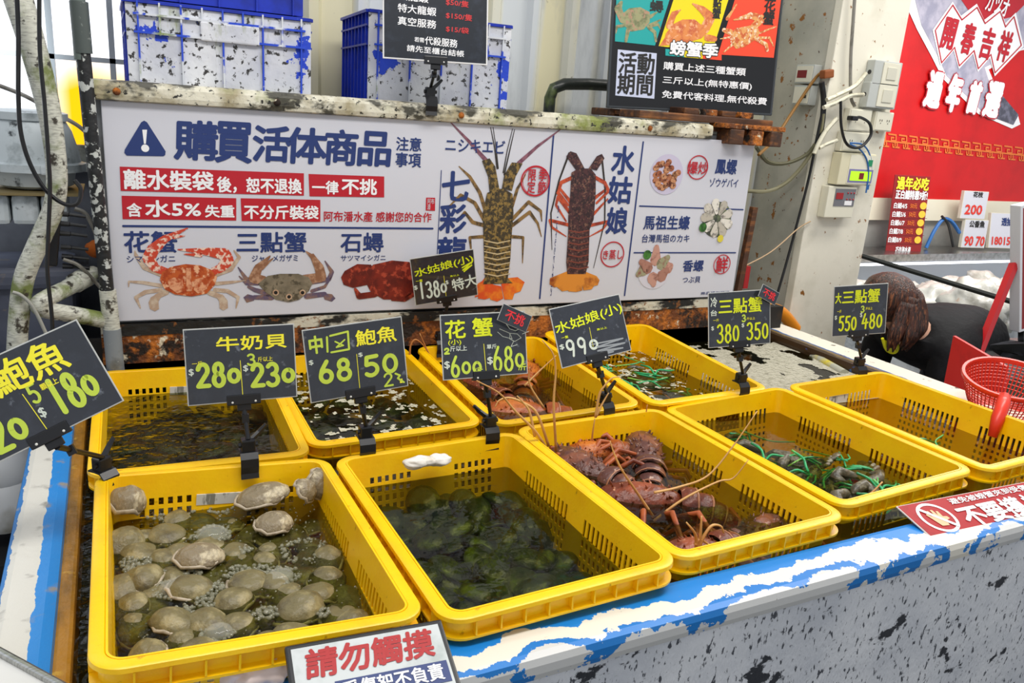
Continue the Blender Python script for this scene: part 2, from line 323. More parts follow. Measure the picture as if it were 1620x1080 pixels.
rel(B().box((1.07, 2.26, -.2), (2.45, .04, .5)).done('back_panel', mk('tank_back', '14120e', .6, mix=[('3a2a18', 12, .55, .7, 6)])), tank)
# cabinet behind the tank that carries the banner
cab = empty('insulated_cabinet', (1, 2.45, -.8), label='long cold cabinet behind the crates with a mossy white top rail', cat='cabinet')
rel(B().box((.99, 2.5, .3), (2.06, .52, .74)).done('body', mk('cabinet_grey', '8f9296', .6, mix=[('55524a', 6, .5, .7, 5)])), cab)
rail_m = mk('mossy_white_rail', 'ddd9c6', .5, mix=[('a89e80', 9, .46, .62, 6), ('838c46', 5, .48, .62, 6), ('47453a', 16, .53, .6, 7, (.5, 1, 1)), ('24231e', 60, .59, .64, 4)], bump=(40, .3))
rel(B().box((.88, 2.226, .678), (1.86, .055, .048), bev=.014).done('top_rail', rail_m), cab)
rel(B().box((1, 2.5, .674), (2.06, .52, .012)).done('cabinet_top', mk('grimy_top', '9a9a92', .5, mix=[('2c2b26', 9, .52, .62, 6), ('5d6a35', 14, .6, .7, 5)])), cab)
for bx in (.02, .39, .9, 1.55):
    rel(B().ball((bx, 2.197, .676), (.009, .006, .009), n=8, m=6).done('rusty_bolt', rust, None, True), cab)
rel(B().box((.99, 2.228, .085), (2.08, .03, .03)).done('bottom_lip', mk('flaky_white_lip', 'c9c4b2', .6, mix=[('171614', 14, .46, .52, 7, (.4, 1, 1)), ('7a4a20', 30, .6, .66, 5)], bump=(40, .4))), cab)
rel(B().box((1.05, 2.24, .035), (2.2, .05, .08)).done('rusty_beam', rust), cab)
B().box((2.045, 2.225, .22), (.022, .02, .42), (0, 3, 0)).done('wooden_post', wood, label='dark wooden post behind the right end of the large printed banner', cat='post')
# water
wtm, nt, N, L = nodes_of('murky_sea_water'); out = N('ShaderNodeOutputMaterial')
tr = N('ShaderNodeBsdfTransparent'); tr.inputs[0].default_value = (.62, .63, .36, 1); df = N('ShaderNodeBsdfDiffuse'); df.inputs[0].default_value = lin('4e4c2a')
m1 = N('ShaderNodeMixShader'); m1.inputs[0].default_value = .03; L(tr.outputs[0], m1.inputs[1]); L(df.outputs[0], m1.inputs[2])
gl = N('ShaderNodeBsdfGlossy'); gl.inputs['Roughness'].default_value = .02; fr = N('ShaderNodeFresnel'); fr.inputs[0].default_value = 1.30
vec = coords(nt, N, L); hs = []
nz = N('ShaderNodeTexNoise'); nz.inputs['Scale'].default_value = 26; nz.inputs['Detail'].default_value = 2; L(vec, nz.inputs['Vector'])
# the bubbling pump on the left stirs the water there
gr = N('ShaderNodeSeparateXYZ'); L(vec, gr.inputs[0]); g2 = N('ShaderNodeMapRange'); g2.inputs[1].default_value = .30; g2.inputs[2].default_value = .0; g2.inputs[3].default_value = .04; g2.inputs[4].default_value = .9; L(gr.outputs[0], g2.inputs[0])
bp = N('ShaderNodeBump'); bp.inputs['Distance'].default_value = .02; L(g2.outputs[0], bp.inputs['Strength']); L(nz.outputs[0], bp.inputs['Height'])
L(bp.outputs[0], gl.inputs['Normal']); L(bp.outputs[0], fr.inputs['Normal'])
m2 = N('ShaderNodeMixShader'); L(fr.outputs[0], m2.inputs[0]); L(m1.outputs[0], m2.inputs[1]); L(gl.outputs[0], m2.inputs[2]); L(m2.outputs[0], out.inputs[0])
WZ = -.067
B().quad((-.11, .92, WZ), (2.21, .92, WZ), (2.21, 2.24, WZ), (-.11, 2.24, WZ)).done('sea_water', wtm, label='murky olive sea water filling the tank and crates', cat='water', kind='stuff')
def scum(name, x0, y0, x1, y1, thr, sc, label, bias=None, cell=.005, c='c9c6b0'):
    b = B(); nx = int((x1 - x0) / cell); ny = int((y1 - y0) / cell)
    for i in range(nx):
        for j in range(ny):
            x, y = x0 + i * cell, y0 + j * cell
            n = noise.fractal(V((x * sc, y * sc, 3.3)), 1, 2, 5)
            if n + (bias(x, y) if bias else 0) > thr:
                h = .0012 + .0016 * abs(noise.noise(V((x * 90, y * 90, 0))))
                b.add([(x, y, h), (x + cell, y, h), (x + cell, y + cell, h), (x, y + cell, h)], [(0, 1, 2, 3)])
    o = b.done(name, mk('foam_' + c, c, .6, mix=[('8f8c76', 40, .5, .7, 5)]), label=label, cat='foam', kind='stuff'); o.location.z = WZ
    return o
scum('floating_foam', 1.62, 1.58, 2.20, 2.22, .12, 9, 'beige foam floating on open water in the right corner of the tank', lambda x, y: .55 - 1.5 * max(0, y - 1.83) - (.35 if x < 1.7 else 0), c='b3af9c')
scum('foam_flecks', .40, 1.66, .74, 2.2, .30, 40, 'pale foam flecks on water in the abalone crate of the back row', lambda x, y: -.05)
scum('foam_specks', 1.25, 1.65, 1.6, 2.18, .42, 40, 'sparse foam specks on water in back row crate of tied crabs')
# ---------------------------------------------------------------- the nine yellow crates
CW, CDp, CH = .42, .6055, .2
def rr(inset, n=7, r=.042):
    """Rounded rectangle, counter-clockwise, as (x, y, is_straight_start)."""
    a, b, q = CW / 2 - inset, CDp / 2 - inset, max(.02, r - inset); out = []
    for cx, cy, s in ((a - q, b - q, 0), (-a + q, b - q, 90), (-a + q, -b + q, 180), (a - q, -b + q, 270)):
        out += [(cx + q * math.cos(R(s + 90 * k / n)), cy + q * math.sin(R(s + 90 * k / n))) for k in range(n + 1)]
    return out
def crate_meshes(kind):
    # stations round the wall: each straight side divided into slots and bars, corners into seven steps
    def side(L, long):
        if long: pat = [(.045, 0)] + [(.0075, 1), (.0075, 0)] * 12 + [(.055, 0)] + [(.0075, 1), (.0075, 0)] * 12
        else: pat = [(.028, 0)] + [(.0085, 1), (.0075, 0)] * 6 + [(.085, 2)] + [(.0075, 0), (.0085, 1)] * 6
        t = sum(p[0] for p in pat); pat = [(p[0] * min(1, L / t), p[1]) for p in pat]; t = sum(p[0] for p in pat); return pat + [((L - t), 0)]
    r = .042; Lx, Ly = CW - 2 * r, CDp - 2 * r; st = []
    # corner 0 starts at angle 0 (right side going back): order corner(+,+), back side, corner, left side, ...
    for c in range(4):
        st += [('c', c, k / 7, 0) for k in range(7)]
        L = Lx if c in (0, 2) else Ly; pos = 0
        for w, f in side(L, c in (1, 3)): st.append(('s', c, pos / L, f)); pos += w
    rows = [0, -.048, -.092, -.100, -.108, -.116, -.126, -.134, -.144, -.152, -.162, -.170, -CH]
    hole = {1: (1,), 3: (1,), 5: (1,), 7: (1,), 9: (1,)}
    if kind == 'mesh':
        rows = [0, -.046, -.060, -.067, -.081, -.088, -.102, -.109, -.123, -.130, -.144, -.151, -.165, -CH]
        hole = {1: 1, 3: 1, 5: 1, 7: 1, 9: 1, 11: 1}
    def pt(s, z):
        i = .021 + .016 * (-z / CH); a, b, q = CW / 2 - i, CDp / 2 - i, r - i; k, c, t, f = s
        C = ((a - q, b - q), (-a + q, b - q), (-a + q, -b + q), (a - q, -b + q))
        if k == 'c': th = R(90 * c + 90 * t); return (C[c][0] + q * math.cos(th), C[c][1] + q * math.sin(th), z)
        e0 = (C[c][0] + q * math.cos(R(90 * c + 90)), C[c][1] + q * math.sin(R(90 * c + 90))); n = C[(c + 1) % 4]; e1 = (n[0] + q * math.cos(R(90 * c + 90)), n[1] + q * math.sin(R(90 * c + 90)))
        return (e0[0] + (e1[0] - e0[0]) * t, e0[1] + (e1[1] - e0[1]) * t, z)
    b = B(); n = len(st); vs = [pt(s, z) for z in rows for s in st]; fs = []
    for j in range(len(rows) - 1):
        for i in range(n):
            f = st[i][3]; c = st[i][1]
            long = c in (1, 3)
            if kind == 'mesh' and long:  # long sides of the mesh crate keep tall slots
                cut = f == 1 and j in (1, 2, 3, 5, 7, 9)
            else: cut = (f == 1 and j in hole) or (f == 2 and j == 1 and kind == 'slot')
            if kind == 'mesh' and f == 2 and j in hole: cut = False
            if not cut: fs.append((j * n + i, j * n + (i + 1) % n, (j + 1) * n + (i + 1) % n, (j + 1) * n + i))
    k = (len(rows) - 1) * n; fs.append(tuple(k + i for i in range(n)))
    b.add(vs, fs)
    return b
def make_crate(kind):
    root = empty('fish_crate', (0, 0, 0)); root['category'] = 'crate'
    body = crate_meshes(kind).done('basket', yel, root)
    md = body.modifiers.new('t', 'SOLIDIFY'); md.thickness = .003; md.offset = 0
    prof = [(.0225, -.014), (.0215, -.004), (.018, 0), (.004, 0), (.001, -.002), (0, -.008), (.011, -.010), (.011, -.031), (.001, -.033), (.001, -.037), (.0185, -.038)]
    b = B(); rings = [rr(i, 8) for i, z in prof]; n = len(rings[0])
    b.add([(x, y, z) for (i, z), rg in zip(prof, rings) for x, y in rg], [(j * n + k, (j + 1) * n + k, (j + 1) * n + (k + 1) % n, j * n + (k + 1) % n) for j in range(len(prof) - 1) for k in range(n)])
    for k in range(9):
        t = -.5 + (k + .5) / 9
        for s in (-1, 1): b.box((t * .36, s * (CDp / 2 - .006), -.0205), (.0026, .011, .023))
    for k in range(14):
        t = -.5 + (k + .5) / 14
        for s in (-1, 1): b.box((s * (CW / 2 - .006), t * .54, -.0205), (.011, .0026, .023))
    b.done('rim', yel, root, smooth=40)
    return root
CR_ = {'A': (.149, 1.200, -.002, .020, -.042, .049), 'B': (.583, 1.197, .021, .006, -.018, -.021), 'C': (1.016, 1.242, .035, -.001, .002, -.008), 'D': (1.476, 1.300, .011, -.006, -.018, -.050),
       'E': (1.910, 1.303, .044, .009, -.004, -.013), 'F': (.137, 1.859, -.016, -.010, .018, .007), 'G': (.558, 1.933, .014, -.022, .031, -.019), 'H': (.994, 1.893, -.004, -.004, .024, -.033), 'I': (1.432, 1.899, .032, .008, .055, -.008)}
CLAB = {'A': 'yellow crate heaped with pale round clams at the near left corner of the tank', 'B': 'yellow crate of dark green abalones under clear water, right of the clam crate', 'C': 'yellow crate in the front row holding the reddish brown lobsters',
        'D': 'yellow crate in the front row with grey crabs tied in green straps', 'E': 'yellow crate at the right end of the front row, under the red colander', 'F': 'yellow crate at the back left beside the grey drain pipe, dark shellfish under water',
        'G': 'yellow crate in the back row with foam flecks and abalones, second from the left', 'H': 'yellow crate in the back row holding orange brown lobsters behind the big crab price sign', 'I': 'yellow crate in the back row with crabs and green straws, next to the foam'}
mesh_c, slot_c = make_crate('mesh'), make_crate('slot'); used = set(); CRATE = {}
for k, (x, y, t, z, tx, ty) in CR_.items():
    src = mesh_c if k in 'ABF' else slot_c
    o = src if src.name not in used else clone(src)
    used.add(src.name); o.location = (x, y, z); o.rotation_euler = (tx, ty, t); o['label'] = CLAB[k]; o['category'] = 'crate'; o['group'] = 'yellow plastic crates in the tank'; CRATE[k] = o
def cm(k): x, y, t, z, tx, ty = CR_[k]; return Matrix.Translation((x, y, z)) @ Euler((tx, ty, t)).to_matrix().to_4x4()
# white labels fixed behind the windows in the back walls
lab = mk('white_label', 'd9d8d0', .5, mix=[('8b8a80', 60, .55, .6, 4, (1, 1, .2))])
for k in 'AF': B().box((.02, CDp / 2 - .0285, -.058), (.12, .0025, .022), (4, 2, 0)).done('label_plate', lab, CRATE[k])
for k in 'E':
    o = B().box((0, CDp / 2 - .023, -.068), (.084, .002, .034)).done('label_plate', lab, CRATE[k])
# ---------------------------------------------------------------- price signs on clip stands
def clip(bd, base, h, white_rivets=True, lever=1, tw=0):
    """Holder bar under the board, stem down to a clamp that grips the crate rim at `base`; all parts of the sign."""
    r = bd.root; I = bd.I; p = B()
    p.box((0, .004, -h / 2 + .004), (.062, .014, .02), bev=.002).box((0, .006, -h / 2 - .012), (.026, .010, .014), bev=.002)
    hb = p.done('holder_bar', black, r)
    for s in (-1, 1): B().ball((s * .021, -.0035, -h / 2), (.0022, .0012, .0022), n=8, m=5).done('rivet', mk('rivet_white', 'd5d5d0', .4), hb)
    b0 = I @ V(base); top = V((0, .006, -h / 2 - .018)); up = (I.to_3x3() @ V((0, 0, 1))).normalized(); j = b0 + up * .042
    B().tube([top, top + (j - top) * .3, j], [.0055, .0045, .0045], 8).box(top + (j - top) * .28, (.013, .013, .016)).done('stem', black, r, smooth=50)
    # clamp, built upright in world orientation then brought into the board's frame
    W = I.to_3x3() @ Euler((0, 0, R(tw))).to_matrix(); c = B()
    c.box(b0 + W @ V((0, .004, .028)), (.026, .022, .028), W, bev=.003)
    prof = [(.020, .018), (.004, .019), (-.010, .018), (-.019, .008), (-.021, -.008), (-.017, -.022), (-.020, -.032)]
    for (y0, z0), (y1, z1) in zip(prof, prof[1:]):
        for z_ in (0,):
            q = [b0 + W @ V((sx * .0165, y, z)) for sx, y, z in ((-1, y0, z0), (1, y0, z0), (1, y1, z1), (-1, y1, z1))]; n = (q[1] - q[0]).cross(q[2] - q[0]).normalized() * .003
            c.add([v for v in q] + [v + n for v in q], [(0, 1, 2, 3), (7, 6, 5, 4), (0, 4, 5, 1), (1, 5, 6, 2), (2, 6, 7, 3), (3, 7, 4, 0)])
    c.tube([b0 + W @ V((-.018, .002, .03)), b0 + W @ V((.018, .002, .03))], .005, 8)
    cl_ = c.done('clamp', black, r)
    l = B()
    l.tube([b0 + W @ V((.004 * lever, .006, .036)), b0 + W @ V((.022 * lever, .012, .05)), b0 + W @ V((.036 * lever, .014, .064))], [.006, .0055, .004], 6)
    l.done('clamp_lever', black, cl_)
def sign(label, c, rot, w, h, base, tw=0, lever=1):
    bd = Board('price_sign', label, 'sign', c, rot, w, h, .002, lam, lam_edge, group='clip-on price signs', part='card', rim=.0022); clip(bd, base, h, lever=lever, tw=tw)
    return bd
def vline(bd, x0, y0, x1, y1): bd.lines('divider', [([(x0, y0), (x1, y1)], .0012)], yelp, 1)
c0 = at(40, 626, y=1.37)
s = sign('tilted abalone price sign clipped at the rear left corner of the clam crate', c0, (-18, -24, 4), .235, .148, (-.045, 1.49, .012), tw=40)
s.text('非鮑魚', (-15, 651, 150, 545), yelp, .022, rot=0) if 0 else None
s.text('非鮑魚', (-.085, .012, .078, .064), yelp, .02, loc=True); s.price('22o', (-.10, -.062, -.018, -.008), green_y, .0085, loc=True); s.price('18o', (.025, -.05, .098, .004), green_y, .0085, loc=True)
s.price('5', (.003, -.018, .02, .012), green_y, .0045, loc=True); s.text('顆以上', (.024, -.004, .05, .006), yelp, .02, loc=True); s.text('$', (.004, -.043, .013, -.026), chalk, .02, loc=True); s.lines('divider', [([(-.002, .004), (.002, -.062)], .0012)], yelp, 1, px=False)
s = sign('milk clam price sign at 280 and 230 clipped behind the clam crate', (.200, 1.520, .201), (-8.4, -1.3, -3.4), .200, .145, (.204, 1.487, .018))
s.text('牛奶貝', (343, 556, 452, 527), yelp, .022); s.price('28o', (310, 613, 381, 572), green_y, .0085); s.price('23o', (396, 612, 467, 572), green_y, .0085); s.price('3', (390, 578, 405, 560), green_y, .004)
s.text('斤以上', (408, 572, 431, 563), yelp, .01); s.text('一斤', (304, 579, 320, 571), yelp, .01); s.text('$', (299, 595, 306, 583), chalk, .02); s.text('$', (385, 588, 392, 577), chalk, .02); vline(s, 380, 570, 384, 625)
s = sign('abalone price sign at 68 and 50 clipped behind the abalone crate', (.417, 1.500, .202), (-7.2, -5.5, -.4), .201, .147, (.440, 1.504, .012))
s.text('中', (491, 560, 508, 530), green_y, .03); s.lines('scribble', [([(517, 533), (518, 556)], .004), ([(522, 531), (550, 524), (552, 552), (524, 557)], .004), ([(530, 540), (543, 546), (532, 549), (545, 537)], .003)], green_y, 1)
s.text('鮑魚', (564, 548, 625, 514), yelp, .02); s.price('68', (503, 607, 556, 566), green_y, .0085); s.price('50', (574, 597, 630, 557), green_y, .0085); s.price('2J', (606, 612, 640, 586), green_y, .004)
s.text('$', (489, 578, 495, 569), chalk, .02); s.text('$', (567, 565, 573, 557), chalk, .02); s.prect('yellow_mark', 632, 605, 637, 599, yelp, 1); vline(s, 564, 560, 569, 614)
s = sign('flower crab price sign at 600 and 680 with a small red lettered tag', (.696, 1.500, .214), (-15.7, -.5, -1.6), .197, .138, (.720, 1.497, .008), lever=-1)
s.text('花', (705, 536, 735, 506), lime, .022); s.text('蟹', (748, 533, 778, 502), lime, .022); s.text('(小)', (709, 547, 729, 536), lime, .02); s.price('2', (702, 560, 711, 551), green_y, .004); s.text('斤以上', (712, 556, 738, 546), chalk, .02); s.text('單斤', (770, 552, 785, 544), chalk, .02)
s.price('6oo', (712, 597, 762, 562), green_y, .006); s.price('68o', (779, 588, 829, 547), green_y, .006); s.text('$', (703, 584, 711, 571), chalk, .02); s.text('$', (771, 577, 779, 564), chalk, .02); s.text('/斤', (751, 590, 763, 580), green_y, .03); s.text('/斤', (820, 586, 832, 575), green_y, .03); vline(s, 765, 544, 769, 590)
s.lines('crab_outline', [([(799, 510), (806, 520), (815, 523), (828, 517), (833, 508)], .0012), ([(787, 525), (795, 532), (810, 536), (806, 527), (790, 520)], .0012), ([(806, 527), (818, 528), (824, 534), (814, 540), (806, 536), (806, 527)], .0012), ([(826, 528), (836, 524)], .0012), ([(812, 540), (808, 548), (818, 545)], .0012)], chalk, 1)
t = Board('choice_tag', 'small black tag with red lettering stuck on the flower crab price sign', 'tag', (.757, 1.488, .274), (-10.8, 23.7, -4.8), .075, .038, .0015, lam, lam_edge, rim=.001); t.text('不挑', (-.024, -.011, .024, .012), mk('tag_red', 'e23038', .5), .02, loc=True)
s = sign('spiny lobster price sign at 990, smeared with chalk, above the lobster crates', (.986, 1.540, .220), (-21.4, -6.6, 6.5), .205, .139, (1.063, 1.562, .008), tw=6)
s.text('水姑娘(小)', (879, 526, 982, 482), lime, .02, rot=5); s.price('99o', (897, 566, 944, 528), chalk, .006); s.lines('chalk_smear', [([(935, 545), (985, 535), (940, 550), (988, 542), (945, 555), (985, 550), (950, 558)], .0035), ([(950, 560), (970, 556), (940, 565), (965, 562)], .003)], mk('chalk_smear', '8f959a', .7), 1)
s.text('$', (886, 554, 891, 544), chalk, .02); s.text('一隻', (888, 537, 898, 530), lime, .02); s.text('隻以上', (944, 523, 959, 516), lime, .02); vline(s, 932, 518, 938, 548)
s = sign('lobster price sign at 1380 clipped on the back row, in front of the big banner', (.854, 2.150, .218), (4.0, -9.9, -8.8), .190, .143, (.865, 2.185, .0), tw=0)
s.text('水姑娘(小)', (656, 436, 748, 406), lime, .02, rot=6); s.price('138o', (663, 473, 706, 441), chalk, .006); s.text('特大', (716, 459, 753, 434), chalk, .02, rot=6); s.text('$', (655, 459, 660, 451), chalk, .02); s.text('$', (705, 450, 709, 443), chalk, .02); s.text('一隻', (658, 447, 668, 441), lime, .02); s.text('隻以上', (712, 438, 726, 433), lime, .02); vline(s, 702, 436, 706, 471)
s.lines('crossed_out', [([(731, 423), (746, 414), (732, 427), (746, 419), (734, 429)], .004)], lime, 2)
s = sign('three spot crab price sign at 380 and 350 with a small red lettered tag', (1.488, 1.600, .209), (-9.3, -4.6, -12.9), .182, .148, (1.535, 1.605, .006))
s.text('三點蟹', (1137, 497, 1205, 469), lime, .02); s.price('380', (1133, 543, 1170, 512), lime, .0055); s.price('350', (1180, 538, 1216, 509), lime, .0055); s.text('冷', (1124, 486, 1134, 470), chalk, .02); s.text('台', (1124, 500, 1134, 490), chalk, .02); s.price('3', (1173, 509, 1180, 498), green_y, .004); s.text('斤以上', (1181, 506, 1194, 501), yelp, .01); s.text('一斤', (1128, 509, 1137, 504), yelp, .01); s.text('$', (1125, 523, 1129, 516), chalk, .02); s.text('$', (1173, 518, 1177, 511), chalk, .02)
t = Board('choice_tag', 'small black tag with red lettering stuck on the three spot crab price sign', 'tag', (1.562, 1.583, .276), (-13.4, 24.7, -12.3), .060, .036, .0015, lam, lam_edge, rim=.001); t.text('不挑', (-.02, -.010, .02, .011), mk('tag_red', 'e23038'), .02, loc=True)
s = sign('large three spot crab price sign at 550 and 480 over the last crate', (1.941, 1.600, .213), (-3.7, -6.1, -18.9), .167, .150, (2.009, 1.618, .014), tw=-6)
s.text('大', (1321, 480, 1331, 463), lime, .02); s.text('三點蟹', (1332, 481, 1392, 456), lime, .02); s.price('550', (1325, 524, 1356, 499), lime, .0055); s.price('480', (1362, 520, 1397, 495), lime, .0055); s.price('3', (1361, 494, 1368, 484), green_y, .004); s.text('斤以上', (1369, 490, 1380, 485), yelp, .01); s.text('一斤', (1324, 495, 1331, 490), yelp, .01); s.text('$', (1320, 506, 1324, 499), chalk, .02); s.text('$', (1360, 502, 1364, 494), chalk, .02)
# ---------------------------------------------------------------- the long printed banner
PB = Board('printed_banner', 'long white printed banner with crabs, lobsters and shellfish above the crates', 'banner', (.9932, 2.2136, .3811), (0, 0, -.3), 2.017, .5455, .006, paper_w)
Z1 = lambda x, y: (160 + x / 3, 140 + y / 3); Z2 = lambda x, y: (690 + x / 3.1154, 170 + y / 3.1154)
def zp(Z, L): return [Z(x, y) for x, y in L]
print_m = lambda n, c, c2, sc, lo=.45, hi=.6, c3=None: mk('print_' + n, c, .45, mix=[(c2, sc, lo, hi, 5, None)] + ([(c3, sc * 1.7, .55, .62, 4, None)] if c3 else []))
def fig(bd, name, Z, polys, ribs, mat, L=1, k=1 / 1000):
    """One printed picture element: outline polygons and tapered limbs, traced in crop coordinates."""
    one = {'legs': 'leg', 'claws': 'claw', 'antennae': 'antenna', 'antennules': 'antennule'}.get(name.split('_')[-1])
    if one:  # left and right limbs are parts of their own
        nm = name.rsplit('_', 1)[0] + '_' + one
        for pl in polys: fig(bd, nm, Z, [pl], [], mat, L, k)
        for rb_ in ribs: fig(bd, nm, Z, [], [rb_], mat, L, k)
        return
    vs, fs = [], []
    for pl in polys:
        n = len(vs); vs += [bd.px(Z(x, y)) for x, y in pl]; fs.append(tuple(range(n, n + len(pl))))
    for pts, w in ribs: bd.rib([bd.px(Z(x, y)) for x, y in pts], [q * k for q in w] if isinstance(w, (list, tuple)) else w * k, vs, fs)
    return bd.emit(name, vs, fs, mat, L)
PB.poly('warning_triangle', zp(Z1, [(110, 305), (112, 290), (190, 160), (204, 152), (218, 160), (306, 298), (304, 315), (295, 321), (122, 318)]), navy, 1)
PB.poly('exclamation_mark', zp(Z1, [(195, 195), (218, 195), (212, 262), (203, 262)]), white, 2); PB.disc('exclamation_dot', PB.px(Z1(209, 283)), .009, white, 2)
for i, (ch, x0, y0, x1, y1) in enumerate((('購', 355, 332, 548, 162), ('買', 548, 345, 712, 168), ('活', 725, 342, 892, 185), ('体', 880, 350, 1070, 195), ('商', 1065, 358, 1215, 203), ('品', 1222, 362, 1375, 212))): PB.text(ch, Z1(x0, y0) + Z1(x1, y1), navy, .03, shear=.06)
PB.text('注意', Z1(1400, 292) + Z1(1520, 235), navy, .02); PB.text('事項', Z1(1397, 370) + Z1(1518, 308), navy, .02)
for x0, y0, x1, y1, a, b in ((88, 370, 962, 508, 485, 402), (984, 405, 1343, 516, 511, 417), (97, 508, 641, 626, 619, 520), (662, 520, 1040, 632, 628, 528)):
    PB.poly('red_strip', zp(Z1, [(x0, y0), (x1, b), (x1, y1), (x0 + 5, a)]), red, 1)
for tx, q in (('離水裝袋', (112, 475, 530, 397)), ('後，恕不退換', (552, 492, 950, 430)), ('一律', (1002, 498, 1125, 440)), ('不挑', (1142, 500, 1308, 432)), ('含', (125, 606, 190, 545)), ('水5%', (212, 607, 470, 535)), ('失重', (495, 610, 630, 555)), ('不分斤裝袋', (680, 617, 1030, 558))): PB.text(tx, Z1(*q[:2]) + Z1(*q[2:]), white, .028, L=2)
PB.text('阿布潘水產 感謝您的合作', Z1(1057, 630) + Z1(1568, 588), red, .015); PB.poly('red_seal', zp(Z1, [(1542, 517), (1585, 518), (1584, 580), (1540, 578)]), red, 1); PB.text('阿布\n潘', Z1(1546, 574) + Z1(1581, 522), paper_w, .0, L=2)
PB.lines('blue_rule', [([Z1(105, 652), Z1(1573, 664)], .0055)], navy, 1)
for tx, q in (('花蟹', (113, 778, 357, 678)), ('三點蟹', (645, 778, 972, 682)), ('石蟳', (1137, 776, 1340, 685))): PB.text(tx, Z1(*q[:2]) + Z1(*q[2:]), navy, .022)
for tx, q in (('シマイシガニ', (123, 825, 350, 790)), ('ジャノメガザミ', (716, 822, 933, 788)), ('サツマイシガニ', (1137, 818, 1350, 788))): PB.text(tx, Z1(*q[:2]) + Z1(*q[2:]), navy, .01)
legm = print_m('crab_leg', 'b59a84', 'c9b7a2', 60); clawr = print_m('crab_claw', 'c8442c', 'e8cdbb', 70, .5, .56)
fig(PB, 'flower_crab_legs', Z1, [[(235, 990), (262, 975), (292, 975), (272, 1010), (275, 1045), (255, 1056), (232, 1045), (225, 1015)], [(545, 985), (575, 975), (600, 1005), (602, 1040), (580, 1052), (562, 1042), (560, 1010)]],
    [([(290, 885), (205, 850), (165, 790), (160, 770)], [11, 11, 8, 3]), ([(285, 935), (200, 920), (132, 915), (130, 940)], [10, 9, 5, 2]), ([(285, 955), (210, 965), (165, 990), (186, 1040)], [11, 11, 9, 3]), ([(310, 965), (265, 985)], [14, 14]),
     ([(540, 885), (615, 858), (655, 800), (630, 768)], [11, 11, 9, 3]), ([(545, 925), (620, 918), (685, 910)], [10, 8, 2]), ([(540, 955), (600, 960), (650, 990), (640, 1040)], [11, 11, 9, 3]), ([(515, 968), (560, 985)], [14, 14])], legm, 1)
fig(PB, 'flower_crab_claws', Z1, [], [([(310, 870), (255, 850), (225, 805), (245, 765), (300, 715), (350, 690), (410, 662)], [20, 22, 30, 30, 20, 12, 3]), ([(345, 705), (395, 698)], [10, 3]), ([(525, 870), (570, 850), (600, 815), (585, 785), (520, 775), (440, 768), (365, 763)], [20, 24, 32, 32, 24, 12, 3]), ([(470, 790), (395, 785)], [12, 3])], clawr, 2)
fig(PB, 'flower_crab_shell', Z1, [[(278, 905), (290, 870), (330, 845), (400, 832), (470, 838), (520, 858), (550, 893), (540, 930), (500, 972), (430, 985), (350, 976), (300, 950)]], [], print_m('crab_shell', 'c05a28', 'a8401a', 40, .45, .55, 'e8b088'), 3)
fig(PB, 'flower_crab_pattern', Z1, [[(315, 910), (345, 895), (385, 905), (395, 960), (360, 970), (325, 945)], [(440, 905), (485, 895), (520, 912), (500, 950), (460, 972), (440, 955)], [(402, 850), (425, 850), (430, 960), (405, 960)]], [], print_m('crab_pattern', 'e0a078', 'b04a20', 60), 4)
fig(PB, 'spot_crab_legs', Z1, [[(675, 990), (695, 975), (735, 985), (725, 1005), (690, 1015)], [(1050, 970), (1095, 975), (1112, 995), (1095, 1010), (1060, 1000)]], [([(770, 905), (690, 905), (650, 848)], [14, 12, 3]), ([(745, 925), (690, 925), (655, 890)], [10, 9, 3]), ([(800, 975), (730, 955), (700, 940)], [16, 12, 8]), ([(810, 990), (725, 990)], [16, 12]), ([(975, 985), (1060, 975)], [16, 14]), ([(985, 920), (1080, 905), (1095, 870), (1062, 818)], [14, 13, 12, 3]), ([(1000, 960), (1060, 940), (1095, 890)], [10, 9, 3])], print_m('crab_violet', '5c5068', '8a6a5c', 40), 1)
fig(PB, 'spot_crab_claws', Z1, [], [([(775, 910), (725, 900), (745, 850), (800, 795)], [24, 28, 22, 4]), ([(760, 850), (815, 805)], [14, 3]), ([(960, 905), (1045, 895), (1035, 850), (1005, 800), (972, 772)], [26, 28, 26, 14, 3]), ([(1040, 840), (1005, 785)], [12, 4])], print_m('crab_brown_claw', '8a5f45', 'b58d70', 50), 2)
fig(PB, 'spot_crab_shell', Z1, [[(745, 925), (790, 888), (850, 878), (935, 878), (985, 895), (1002, 925), (985, 960), (940, 1000), (890, 1012), (830, 1000), (780, 965)]], [], print_m('crab_grey', '6d6453', '857a66', 30, .4, .6, '4f4738'), 3)
for x, y in ((828, 967), (955, 967), (891, 987)): PB.disc('shell_spot', PB.px(Z1(x, y)), .0085, print_m('spot_ring', 'c9a98c', 'b08a6c', 60), 4); PB.disc('shell_spot', PB.px(Z1(x, y)), .005, mk('print_black', '151515', .5), 5)
srm = print_m('stone_crab', '7a1f12', '5a120c', 30, .4, .6, 'a8402a')
fig(PB, 'stone_crab', Z1, [[(1240, 890), (1290, 835), (1380, 815), (1460, 822), (1510, 850), (1530, 900), (1500, 960), (1430, 1000), (1340, 1000), (1280, 965)], [(1138, 895), (1155, 865), (1215, 832), (1280, 835), (1310, 880), (1265, 930), (1195, 945), (1150, 930)], [(1470, 835), (1530, 840), (1580, 870), (1600, 910), (1540, 930)]], [([(1300, 975), (1225, 985), (1205, 950)], [18, 18, 8]), ([(1480, 975), (1440, 1000), (1380, 1002)], [16, 14, 6])], srm, 2)
